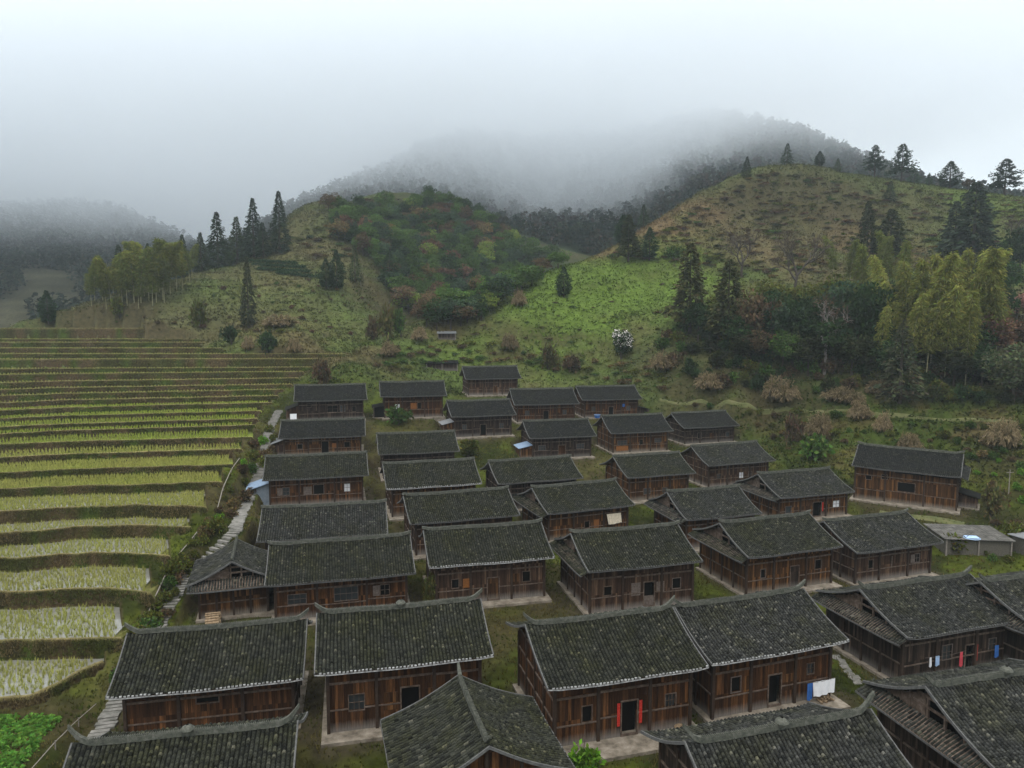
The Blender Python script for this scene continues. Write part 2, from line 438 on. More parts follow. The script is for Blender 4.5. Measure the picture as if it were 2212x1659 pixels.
for k in range(NT):
    v0 = LIPS[k][1] / 1.0416
    u = np.linspace(U0, UEND[k], NU)
    if k == 0:
        v = 1512 - 78 * sstep(40, 235, u) + .05 * (40 - np.minimum(u, 40))
    else:
        s_ = SLP[k]
        v = v0 + np.where(u < 140, s_ * (140 - u), s_ * .55 * (140 - u))
        if k <= 5: v = v + 12 * np.clip((u - 150) / (UEND[k] - 150), 0, 1) ** 3
    v = v + (vnoise(u / 33., u * 0 + k * 3.7, 5) - .5) * 2.2 * (1 if k > 6 else 2.2) * np.clip((v0 - 640) / 400, .15, 1)
    r_ = np.array([ray(a, b) for a, b in zip(u, v)])
    d = (tz[k] - CZ) / r_[:, 1]
    if k: d = np.maximum(d, np.interp(r_[:, 0], TX[k - 1] / TY[k - 1], TY[k - 1]) + 1.6)
    TX[k], TY[k] = r_[:, 0] * d, d
TAZ = TX / TY

def terrace_level(x, y):
    """Index of the terrace at (x, y), -1 below the first lip; and whether it lies inside the terraced hillside."""
    az = x / y
    lv = np.full(x.shape, -1)
    for k in range(NT):
        yk = np.interp(az, TAZ[k], TY[k], right=1e9)
        lv = np.where((y > yk - .4), k, lv)
    last = np.interp(az, TAZ[NT - 1], TY[NT - 1], right=0) + 5
    top = np.array([TY[k][-1] for k in range(NT)]); ae = np.array([TAZ[k][-1] for k in range(NT)])
    o = np.argsort(top); lim = np.interp(y, top[o], ae[o])
    inside = (lv >= 0) & (az < lim) & (y < np.maximum(last, np.where(az < ae[24], np.interp(az, TAZ[24], TY[24]) + 2, np.where(az < ae[22], np.interp(az, TAZ[22], TY[22]) + 2, np.interp(az, TAZ[21], TY[21]) + 1))))
    return lv, inside

# ------------------------------------------------------------------ terrain
pts = []
for k, (x, y, z, yaw, W, D, H, p) in HS.items():
    c, s = math.cos(yaw), math.sin(yaw)
    for a, b in ((-W / 2, -D / 2 - 1), (W / 2, -D / 2 - 1), (0, D / 2)):
        pts.append((x + c * a - s * b, y + s * a + c * b, z - .1))
for k in range(0, NT):
    pts.append((TX[k][-1] + .6, TY[k][-1], tz[k] - .3))
    if k % 2 == 0:
        for i in (4, 30, 55): pts.append((TX[k][i], TY[k][i] + 1.5, tz[k] - .2))
P3 = [  # village paths, slopes beside it
(200,1610,42.5),(345,1352,59),(390,1275,63.5),(508,1150,70),(530,1090,84),(572,962,106),(582,925,116),
(2212,1130,92),(2120,1000,112),(1750,960,126),(1660,920,140),(2212,1000,108),(2160,1220,78),(1420,862,150),(1600,877,143),(1800,890,134),
(2000,905,126),(2212,912,120),(2500,940,110),(2500,1150,85),(900,800,163),(1000,778,170),(1150,806,168),(1250,800,168),(1000,742,178),(760,790,152),(850,790,162),
# right hill: foot of the wood, face, crest
(1500,790,155),(1700,800,148),(1900,812,141),(2100,832,134),(2212,842,131),(2500,850,125),(1100,700,182),(1200,680,186),(1300,690,182),(1250,640,198),
(1400,600,207),(1500,560,215),(1600,480,243),(1500,650,190),(1400,720,172),(1600,640,195),(1700,600,205),(1700,450,254),(1850,480,246),(2000,500,240),
(2100,470,248),(2000,600,205),(2212,520,225),(2400,540,215),(850,737,172),(950,700,184),(1050,650,203),(1120,615,210),(1200,580,218),(1300,545,232),(1400,490,247),
(1500,430,258),(1570,395,266),(1640,364,273),(1700,357,278),(1770,362,279),(1850,376,278),(1950,391,273),(2080,410,266),(2212,425,258),(2500,440,250),(2900,470,240),
# left hill
(80,698,185),(200,692,188),(300,688,184),(550,702,178),(650,720,170),(720,745,172),(800,735,182),(860,702,222),(560,650,200),(700,640,210),(780,680,204),(450,612,216),
(300,652,196),(620,560,240),(760,600,230),(850,650,236),(870,590,262),(1000,470,335),(1080,560,322),(950,560,295),(1050,625,294),(900,500,314),
(830,412,334),(740,440,318),(640,458,298),(605,505,270),(540,560,250),(470,578,240),(400,596,228)]
for u, v, d in P3: pts.append(at(u, v, d))
for u, v, d, dd, dz in [(1050,650,203,40,-16),(1200,580,218,40,-16),(1400,490,247,40,-14),(1570,395,266,45,-14),(1700,357,278,45,-15),(1950,391,273,45,-16),(2212,425,258,45,-16),
                        (830,412,334,60,-22),(740,440,318,60,-25),(640,458,298,60,-30),(470,578,240,55,-24),(300,652,196,55,-20),(80,698,185,50,-18)]:
    x, y, z = at(u, v, d); q = (d + dd) / d
    pts.append((x * q, y * q, z + dz))
pts += [(0, 18, 2.6), (-28, 22, 2.2), (34, 18, 3.0), (-60, 20, 2), (70, 20, 3), (90, 60, 2.5), (110, 100, 5), (150, 150, 20), (-110, 30, 4), (-150, 100, 14), (-190, 180, 26)]
tps_near = TPS(pts, 3.0)
FAR = [(0,432,640),(120,428,650),(220,424,650),(320,455,650),(420,520,650),(520,560,650),(0,560,470),(150,600,460),(0,690,340),(150,690,345),(300,640,440),(420,610,520),
(620,440,585),(690,412,580),(760,388,580),(830,356,580),(900,322,585),(1000,292,590),(1100,292,610),(1300,285,640),(1450,262,650),(1560,246,650),(1700,283,640),(1780,313,630),(1850,350,620),(2000,400,600),(2300,440,590),
(1000,450,470),(1200,430,520),(1300,500,440),(1400,450,450),(1550,380,480),(1200,560,390),(1100,600,370),(1000,640,335),(900,700,270),(800,560,420),(740,500,450),(1700,370,500),(1900,450,450),(2300,500,450)]
fp = [(lambda p: (p[0], p[1], p[2] - (10 if p[2] > CZ + 60 else 0)))(at(*q)) for q in FAR]
for u, v, d in [(120,428,650),(420,520,650),(760,388,580),(1000,292,590),(1300,285,640),(1560,246,650),(1850,350,620),(2300,440,590)]:
    x, y, z = at(u, v, d); fp.append((x * 1.3, y * 1.3, z - 40))
fp += [(x, y, -40) for x, y in ((-60, 100), (0, 150), (80, 150), (0, 60), (150, 250), (-150, 150), (300, 300), (120, 200), (230, 330))]
tps_far = TPS(fp, 3.0)

def house_mask(x, y, grow=0.0):
    m = np.zeros(np.shape(x), bool)
    for (hx, hy, hz, yaw, W, D, H, p) in HS.values():
        c, s = math.cos(yaw), math.sin(yaw); dx, dy = x - hx, y - hy
        a, b = c * dx + s * dy, -s * dx + c * dy
        m |= (np.abs(a) < W / 2 + .5 + grow) & (b > -D / 2 - 1.5 - grow) & (b < D / 2 + .4 + grow)
    return m

def terrain(x, y):
    x = np.asarray(x, float); y = np.asarray(y, float)
    zn, zf = tps_near(x, y), tps_far(x, y)
    hill = sstep(150, 200, y + .25 * np.abs(x))
    zn = zn + hill * ((fbm(x / 22., y / 22., 3) - .5) * 3.2 + (fbm(x / 5., y / 5., 8) - .5) * 1.3)
    zn = zn + (1 - hill) * (fbm(x / 6., y / 6., 12, 3) - .5) * .7
    led = sstep(150, 175, y) * sstep(-20, -35, x) * sstep(290, 240, y)          # old terraces on the left spur
    st = 2.4; q = zn / st + .25 * fbm(x / 30., y / 30., 21, 2); fl = np.floor(q); zn = zn * (1 - .65 * led) + .65 * led * st * (fl + sstep(.25, .95, q - fl) - .25 * fbm(x / 30., y / 30., 21, 2))
    l2 = np.clip(sstep(22, 40, x) * sstep(112, 128, y) * sstep(176, 160, y) + sstep(-48, -30, x) * sstep(30, 10, x) * sstep(154, 160, y) * sstep(185, 176, y), 0, 1)
    st = 1.9; w2 = .3 * fbm(x / 18., y / 18., 23, 2); q = zn / st + w2; fl = np.floor(q); zn = zn * (1 - .8 * l2) + .8 * l2 * st * (fl + sstep(.45, .95, q - fl) - w2)
    zf = zf + (fbm(x / 60., y / 60., 31) - .5) * 16 + (fbm(x / 14., y / 14., 37) - .5) * 4
    far = y > 330
    z = np.where(zf > zn, zf, zn)
    for (hx, hy, hz, yaw, W, D, H, p) in HS.values():
        c, s = math.cos(yaw), math.sin(yaw); dx, dy = x - hx, y - hy
        a, b = c * dx + s * dy, -s * dx + c * dy
        ex = np.maximum(np.abs(a) - W / 2 - .6, 0); ey = np.maximum(np.maximum(-b - D / 2 - 1.6, b - D / 2 - .4), 0)
        w = 1 - sstep(0, 2.2, np.sqrt(ex * ex + ey * ey))
        z = z + w * (hz - .22 - z)
    lv, ins = terrace_level(x, np.maximum(y, 1.0))
    z = np.where(ins, np.minimum(z, np.array(tz + [0])[lv] - .9), z)
    return z

def ground_col(x, y, z):
    """What grows where: pasture, dry grass, russet bracken, moss."""
    n1, n2, n3 = fbm(x / 16., y / 16., 41), fbm(x / 5., y / 5., 47), fbm(x / 38., y / 38., 53)
    G, Bn, Rs, Dk, Br = (np.array(c) for c in ((.052, .072, .020), (.072, .060, .029), (.092, .062, .032), (.032, .040, .018), (.066, .102, .017)))
    t = lambda m: np.asarray(m)[..., None]
    c = G * (1 - t(sstep(.42, .6, n1))) + Bn * t(sstep(.42, .6, n1))
    c = c * (1 - t(sstep(.6, .75, n2))) + Dk * t(sstep(.6, .75, n2))
    def blob(u, v, d, rx, ry=None):
        px, py, _ = at(u, v, d); ry = ry or rx
        return np.exp(-(((x - px) / rx) ** 2 + ((y - py) / ry) ** 2) + (n2 - .5) * 2.2)
    hill = sstep(165, 215, y + .15 * np.abs(x))
    n4, n5 = fbm(x / 2.6, y / 2.6, 101, 4), fbm(x / 9., y / 9., 107, 4)
    scr = hill * sstep(.48, .62, n4 * .6 + n5 * .4)
    c = c * (1 - t(scr * .6)) + np.array((.036, .048, .015)) * t(scr * .6)
    dry = hill * sstep(.55, .68, n5)
    c = c * (1 - t(dry * .5)) + np.array((.072, .055, .029)) * t(dry * .5)
    # crest of the right hill: brown scrub
    w = hill * sstep(20, 60, x) * sstep(215, 255, y) * sstep(.25, .5, n2 * .5 + n3 * .5 + .08)
    c = c * (1 - t(w * .75)) + np.array((.050, .056, .021)) * t(w * .75)
    for u, v, d, r, col, k in [(1280,650,200,24,Br,.95),(1380,610,206,26,Br,.95),(1200,690,185,18,Br,.9),(1450,600,210,16,Br,.7),(1000,755,176,10,Br,.7),(2150,440,255,22,Br,.6),
                               (1420,500,238,14,Rs,.9),(1520,460,246,10,Rs,.8),(1850,520,235,16,Rs,.6),(1300,560,226,7,Rs,.8),(1050,655,200,6,Rs,.8),(960,705,182,6,Rs,.8),
                               (1060,500,345,40,Dk,1.0),(1120,545,330,26,Dk,1.0),(980,560,300,34,Dk,1.0),(900,520,312,24,Dk,.9),(1650,540,225,12,Rs,.4),(1650,930,138,9,Br,.9),(1700,1000,120,7,Br,.5),(1800,840,146,10,Dk,.5),(1700,780,150,14,Dk,.9),(1950,780,142,16,Dk,.9),(1450,760,160,12,Dk,.4),(480,630,208,13,Br,.8),(650,665,196,22,Br,.55),(720,700,190,16,Br,.5),(600,600,218,10,Rs,.7),(700,545,244,12,Rs,.8),(800,610,226,10,Rs,.6),
                               (560,690,186,10,Rs,.5),(400,690,190,16,Bn,.7),(620,720,178,14,Rs,.5),(640,500,280,25,Bn,.5)]:
        w = np.clip(blob(u, v, d, r), 0, 1) * k
        c = c * (1 - t(w)) + col * t(w)
    sp = sstep(170, 190, y) * sstep(-5, -25, x + (y - 200) * .1) * sstep(420, 300, y)
    c = c * (1 - t(sp * .45)) + (np.array((.048, .058, .022)) * (.75 + .5 * t(n2))) * t(sp * .45)
    vil = 1 - sstep(135, 165, y + .1 * np.abs(x))
    vc = np.array((.017, .021, .0045)) * (1 - t(sstep(.45, .62, n2))) + np.array((.040, .050, .0065)) * t(sstep(.45, .62, n2))
    vc = vc * (1 - t(sstep(.55, .72, n1) * .6)) + np.array((.045, .034, .017)) * t(sstep(.55, .72, n1) * .6)
    slope = sstep(24, 60, x) * sstep(100, 125, y)
    vc = vc * (1 - t(slope * .6)) + (np.array((.036, .054, .010)) * (1 - t(sstep(.5, .66, n2))) + np.array((.062, .046, .022)) * t(sstep(.5, .66, n2))) * t(slope * .6)
    dmin = np.full(x.shape, 99.0)
    for (hx, hy, hz, yaw, W, D, H, p) in HS.values():
        cs, sn = math.cos(yaw), math.sin(yaw); dx, dy = x - hx, y - hy; a, b = cs * dx + sn * dy, -sn * dx + cs * dy
        dmin = np.minimum(dmin, np.hypot(np.maximum(np.abs(a) - W / 2 - .4, 0), np.maximum(np.maximum(-b - D / 2 - 1.2, b - D / 2 - .3), 0)))
    worn = sstep(1.5, .2, dmin + (n2 - .5) * 3.0)
    vc = vc * (1 - t(worn * .75)) + np.array((.048, .040, .024)) * t(worn * .7)              # trodden earth round the houses
    c = c * (1 - t(vil)) + vc * t(vil)
    zf = tps_far(x, y) > tps_near(x, y) - 1
    c = np.where(t(zf), np.array((.03, .04, .022)) * (.7 + .6 * t(n2)), c)
    left = zf & (x < -150) & (z < CZ + 70)
    c = np.where(t(left), np.array((.055, .052, .030)) * (.6 + .8 * t(n1)) * (.9 + .14 * np.sin(t(z) * 1.1 + 9 * t(n3))), c)
    return c * (.8 + .4 * t(fbm(x / 1.3, y / 1.3, 61, 2)))

NA, NR = 640, 440
az = np.linspace(-R(53), R(53), NA)
rr = 17.0 * (1150.0 / 17.0) ** (np.linspace(0, 1, NR))
AZ, RR = np.meshgrid(az, rr)
GX, GY = RR * np.sin(AZ), RR * np.cos(AZ)
GZ = terrain(GX, GY)
_gz = GZ
def ground_z(x, y):
    """Height of the ground sheet, bilinear."""
    x = np.asarray(x, float); y = np.asarray(y, float)
    a = (np.arctan2(x, y) + R(53)) / R(106) * (NA - 1)
    r = np.log(np.maximum(np.hypot(x, y), 17.01) / 17.0) / math.log(1150 / 17.0) * (NR - 1)
    a = np.clip(a, 0, NA - 1.001); r = np.clip(r, 0, NR - 1.001)
    ia, ir = a.astype(int), r.astype(int); fa, fr = a - ia, r - ir
    g = _gz
    return (g[ir, ia] * (1 - fa) + g[ir, ia + 1] * fa) * (1 - fr) + (g[ir + 1, ia] * (1 - fa) + g[ir + 1, ia + 1] * fa) * fr

_ds = 17.5 * (1100 / 17.5) ** np.linspace(0, 1, 2600)
def hit(u, v):
    """Where the line of sight measured at (u, v) meets the ground; on the skyline if it passes just above."""
    dx, dz = ray(u, v)
    x, y, z = dx * _ds, _ds, CZ + dz * _ds
    gz = ground_z(x, y)
    k = np.nonzero(z < gz)[0]
    sk = int(np.argmax(np.where(_ds < 350, (gz - CZ) / _ds, -9)))
    over = dz - (gz[sk] - CZ) / _ds[sk]
    k = sk if (not len(k)) or (_ds[k[0]] > 350 and over < 24 / FPX) else k[0]
    return float(x[k]), float(y[k]), float(gz[k])

PATH = [(168,1700),(200,1612),(232,1560),(262,1508),(300,1440),(345,1352),(375,1290),(410,1235),(460,1190),(508,1150),(522,1110),(540,1070),(562,1010),(574,962),(580,935),(590,912),(605,885)]
PW = np.array([hit(*p) for p in PATH])
_pl = np.r_[0, np.cumsum(np.hypot(*np.diff(PW[:, :2], axis=0).T))]
_q = np.linspace(0, _pl[-1], 240); _px, _py = np.interp(_q, _pl, PW[:, 0]), np.interp(_q, _pl, PW[:, 1])
for _ in range(3): _px[1:-1] = (_px[:-2] + _px[1:-1] + _px[2:]) / 3; _py[1:-1] = (_py[:-2] + _py[1:-1] + _py[2:]) / 3
_pz = ground_z(_px, _py); _k = np.exp(-np.linspace(-2, 2, 25) ** 2); _k /= _k.sum()
_pz = np.convolve(np.pad(_pz, 12, 'edge'), _k, 'valid')
_m = (RR < 140) & (np.sin(AZ) < 0)
_gx, _gy, _zz = GX[_m], GY[_m], GZ[_m].copy()
for i in range(0, len(_gx), 5000):
    d2 = (_gx[i:i + 5000, None] - _px) ** 2 + (_gy[i:i + 5000, None] - _py) ** 2; j = d2.argmin(1); w = 1 - sstep(.75, 1.9, np.sqrt(d2.min(1)))
    _zz[i:i + 5000] += w * (_pz[j] - _zz[i:i + 5000])
GZ[_m] = _zz
V = np.stack([GX.ravel(), GY.ravel(), GZ.ravel()], 1)
i = (np.arange(NR - 1)[:, None] * NA + np.arange(NA - 1)[None, :]).ravel()
F = np.stack([i, i + 1, i + NA + 1, i + NA], 1)
GC = ground_col(GX, GY, GZ)
_gr = np.hypot(np.gradient(GZ, axis=0) / np.gradient(RR, axis=0), np.gradient(GZ, axis=1) / (RR * (R(106) / (NA - 1))))
_st = (sstep(.55, 1.0, _gr) * (RR < 300) * .7)[..., None]
GC = GC * (1 - _st) + np.array((.040, .031, .016)) * _st                     # rank brown growth on the steep ledges
near = (RR[:-1, :-1] < 330).ravel()
def sub(sel, name):
    f = F[sel]; idx, inv = np.unique(f, return_inverse=True)
    o = obj(name, np_mesh(name, V[idx], inv.reshape(-1, 4), [M['ground']], col=GC.reshape(-1, 3)[idx], smooth=True))
    o['kind'] = 'structure'; return o
sub(near, 'ground')
sub(~near, 'mountains')

# terraced fields: bank, dike and tread as one stepped sheet, the flooded water apart
rows, rmid, rcol = [], [], []
LIME, TAN, MUD = (np.array(c) for c in ((.155, .185, .038), (.20, .17, .075), (.05, .045, .025)))
def tread_col(k):
    if k <= 5: return np.array((.085, .085, .026))
    if k <= 12: return np.array((.135, .165, .030)) * (1 + .2 * math.sin(k * 2.1))
    return np.array((.115, .13, .034)) * (1 + .25 * math.sin(k * 3.3))
for k in range(NT):
    x, y = TX[k], TY[k]; z = tz[k]; zl = tz[k - 1] if k else z - 1.5
    h = z - zl; inv = 1 / np.hypot(x, y); nx, ny = -x * inv, -y * inv
    wob = lambda a, s: (fbm(x / .9 + k * 7, y / .9 + s, 71, 2) - .5) * a
    n0 = fbm(x / 3.5 + 11 * k, y / 3.5, 77, 3)
    bankc = np.array((.024, .022, .008)) + (np.array((.046, .033, .017)) - np.array((.024, .022, .008))) * sstep(.45, .6, n0)[:, None]
    bankc = bankc + (np.array((.030, .044, .008)) - bankc) * sstep(.55, .68, fbm(x / 2.2, y / 2.2 + 5 * k, 79, 3))[:, None]
    for o, zz, cc, j in ((.62 * h + .1, zl - .35, bankc * .9, .1), (.5 * h, zl + .12 * h, bankc, .25), (.30 * h, zl + .45 * h, bankc * 1.05, .35), (.12 * h, zl + .8 * h, bankc * 1.05, .3), (0.0, z + .1, bankc * .75 + TAN * (.12 if k < 8 else .3), .12),
                         (-.35, z + .13, (TAN * (.4 + .5 * n0[:, None]) if k < 8 else TAN * (.75 + .6 * n0[:, None]) if k % 3 else LIME * .7 + TAN * .3), .08), (-.62, z - .12, tread_col(k) * np.ones((NU, 3)), 0.0)):
        w_ = wob(j, o)
        rows.append(np.stack([x + nx * (o + w_), y + ny * (o + w_), np.full(NU, zz) + wob(j * .5, o + 9)], 1)); rcol.append(np.broadcast_to(cc, (NU, 3)))
kk = NT - 1
rows.append(np.stack([TX[kk] * 1.045, TY[kk] * 1.045, np.full(NU, tz[kk] - .3)], 1)); rcol.append(tread_col(kk) * np.ones((NU, 3)))
V = np.concatenate(rows); nr = len(rows)
i = (np.arange(nr - 1)[:, None] * NU + np.arange(NU - 1)[None, :]).ravel()
F = np.stack([i, i + 1, i + NU + 1, i + NU], 1)
# the outer ends of the terraces fall to the ground
endv = np.array([r[-1] for r in rows]); base = endv.copy(); base[:, 0] += 1.3; base[:, 2] -= 2.2
nv = len(V); V = np.concatenate([V, base])
j = np.arange(nr - 1)
F = np.concatenate([F, np.stack([j * NU + NU - 1, nv + j, nv + j + 1, (j + 1) * NU + NU - 1], 1)])
colr = np.concatenate([np.concatenate(rcol), np.concatenate([c[-1:] * .9 for c in rcol])])
o = obj('terraced_fields', np_mesh('terraced_fields', V, F, [M['bank']], col=colr)); o['kind'] = 'structure'
for k in range(0, 6):
    sl_ = slice(0, NU - 2); x0, y0, x1, y1 = TX[k] * 1.008, TY[k] * 1.008, TX[k + 1] * (1 - .35 / TY[k + 1]), TY[k + 1] * (1 - .35 / TY[k + 1])
    x0, y0, x1, y1 = (q[sl_] for q in (x0, y0, x1, y1)); NW = NU - 2
    Vw = np.concatenate([np.stack([x0, y0, np.full(NW, tz[k] - .085)], 1), np.stack([x1, y1, np.full(NW, tz[k] - .085)], 1)])
    i = np.arange(NW - 1)
    o = obj('paddy_water', np_mesh('paddy_water', Vw, np.stack([i, i + 1, i + NW + 1, i + NW], 1), [M['water']])); o['kind'] = 'structure'

def patch_mesh(cx, cy, cz, n, hgt, wid, lean, cols, r):
    """Upright blades: three-corner leaves scattered round each centre."""
    k = len(cx)
    a = r.uniform(0, 2 * np.pi, (k, n)); tl = r.uniform(.2, 1, (k, n)) * lean; hh = hgt * r.uniform(.6, 1.2, (k, n))
    bx, by = cx[:, None] + r.normal(0, .05, (k, n)) * wid * 12, cy[:, None] + r.normal(0, .05, (k, n)) * wid * 12
    bz = np.broadcast_to(cz[:, None], (k, n))
    wx, wy = -np.sin(a) * wid / 2, np.cos(a) * wid / 2
    v0 = np.stack([bx - wx, by - wy, bz], -1); v1 = np.stack([bx + wx, by + wy, bz], -1)
    v2 = np.stack([bx + np.cos(a) * tl * hh, by + np.sin(a) * tl * hh, bz + hh], -1)
    V = np.stack([v0, v1, v2], 2).reshape(-1, 3)
    F = np.arange(len(V)).reshape(-1, 3)
    c = (cols[:, None, :] * r.uniform(.7, 1.35, (k, n, 1)))
    return V, F, np.repeat(c.reshape(-1, 3), 3, axis=0)

def between_rows(k, fwd, side, r, lo=.1, hi=.93):
    """Points of terrace k set out in rows that follow its lip."""
    s_ = np.cumsum(np.r_[0, np.hypot(np.diff(TX[k]), np.diff(TY[k]))])
    q = np.arange(0, s_[-1] - .35, side); X, Y = [], []
    xi, yi = np.interp(q, s_, TX[k]), np.interp(q, s_, TY[k])
    azq = xi / yi
    y2 = np.interp(azq, TAZ[k + 1], TY[k + 1]) - .62 * (tz[k + 1] - tz[k]) - .2
    m = int(np.ceil((y2 - yi).max() / fwd))
    for j in range(m):
        yy = yi + .75 + j * fwd; ok = yy < y2
        X.append((azq * yy)[ok] + r.normal(0, .08, ok.sum())); Y.append(yy[ok] + r.normal(0, .09, ok.sum()))
    return np.concatenate(X), np.concatenate(Y)
rV, rF, rC, n_ = [], [], [], 0
for k in range(NT - 1):
    sp = .27 if k < 3 else .30 if k < 8 else .42 if k < 14 else .6
    X, Y = between_rows(k, sp * (1.0 if k < 6 else .9), sp, rng)
    if not len(X): continue
    vis = (X / Y > -.78); X, Y = X[vis], Y[vis]
    thin = rng.uniform(size=len(X)) < (.85 if k < 3 else .95); X, Y = X[thin], Y[thin]
    f = fbm(X / 4, Y / 4, 90 + k, 3)[:, None]
    pal = np.array((.27, .29, .068)) if k < 9 else np.array((.20, .265, .035)) if k < 14 else np.array((.16, .18, .045))
    cc = pal * (1 - f * .5) + np.array((.25, .215, .08)) * f * .5
    hh = .48 if k < 3 else .42 if k < 12 else .3
    v, f_, c_ = patch_mesh(X, Y, np.full(len(X), tz[k] - .12), 9 if k < 6 else 6 if k < 14 else 4, hh, .045 if k < 5 else .065 if k < 12 else .1, .45, cc, rng)
    rV.append(v); rF.append(f_ + n_); rC.append(c_); n_ += len(v)
o = obj('rice_plants', np_mesh('rice_plants', np.concatenate(rV), np.concatenate(rF), [M['foliage']], col=np.concatenate(rC))); o['kind'] = 'stuff'
# ------------------------------------------------------------------ tiled timber houses
def tiled(fn, L, S, tw=.24, th=.27, seed=0, cols=4):
    """Rows of overlapping arched tiles over the surface fn(x, t): x runs 0..L along the eave, t 0 (top)..1 (eave)."""
    r = np.random.default_rng(seed)
    nc, nr = max(3, int(round(L / tw))), max(2, int(round(S / th)))
    w = L / nc
    if cols == 4: ox, oz = np.array([0, .26, .5, .74]) * w, np.array([-.045, .045, .07, .045])
    else: ox, oz = np.array([0, .3, .7]) * w, np.array([-.02, .06, .06])
    x = np.concatenate([(np.arange(nc)[:, None] * w + ox[None, :]).ravel(), [L]])
    z = np.concatenate([np.tile(oz, nc), [-.02]])
    ci = np.minimum(np.arange(len(x)) // cols, nc - 1)
    t = np.stack([np.arange(nr) / nr, (np.arange(nr) + .985) / nr], 1).ravel()
    lift = np.tile([0.0, .03], nr); ri = np.repeat(np.arange(nr), 2)
    jz = r.normal(0, .009, (nr, nc + 1)) + (r.uniform(size=(nr, nc + 1)) < .025) * r.uniform(.02, .06, (nr, nc + 1)); js = r.normal(0, .018, nc + 1)
    T, X = np.meshgrid(t, x, indexing='ij')
    P = fn(X.ravel() + (.02 * np.sin(X * 1.7 + T * 5)).ravel(), np.clip(T + js[ci][None, :] * .12, 0, 1.02).ravel())
    P[:, 2] += (z[None, :] + lift[:, None] + jz[ri][:, ci] * (z > 0)[None, :]).ravel()
    n = len(x)
    i = (np.arange(len(t) - 1)[:, None] * n + np.arange(n - 1)[None, :]).ravel()
    F = np.stack([i, i + n, i + n + 1, i + 1], 1)
    uv = np.stack([np.broadcast_to(X / w, T.shape).ravel(), (T * nr * .999).ravel()], 1)
    return P, F, uv

def rand_tone(k): return (sum(map(ord, k)) * 7) % 4

def wall_with_holes(W, H, holes, y, mb, depth=.12, m=0):
    """Board wall in the plane y with true openings: [(x0, x1, z0, z1)]."""
    xs = sorted({-W / 2, W / 2, *[h[0] for h in holes], *[h[1] for h in holes]})
    zs = sorted({-.25, H, *[h[2] for h in holes], *[h[3] for h in holes]})
    for a, b in zip(xs, xs[1:]):
        for c, d in zip(zs, zs[1:]):
            mx, mz = (a + b) / 2, (c + d) / 2
            if any(h[0] < mx < h[1] and h[2] < mz < h[3] for h in holes): continue
            mb.quads([(a, y, c), (b, y, c), (b, y, d), (a, y, d)], [(0, 1, 2, 3)], m)
    for x0, x1, z0, z1 in holes:
        for q in (((x0, z0), (x1, z0)), ((x1, z0), (x1, z1)), ((x1, z1), (x0, z1)), ((x0, z1), (x0, z0))):
            (a, c), (b, d) = q
            mb.quads([(a, y, c), (b, y, d), (b, y + depth, d), (a, y + depth, c)], [(0, 1, 2, 3)], m)
    return mb

class House:
    pass

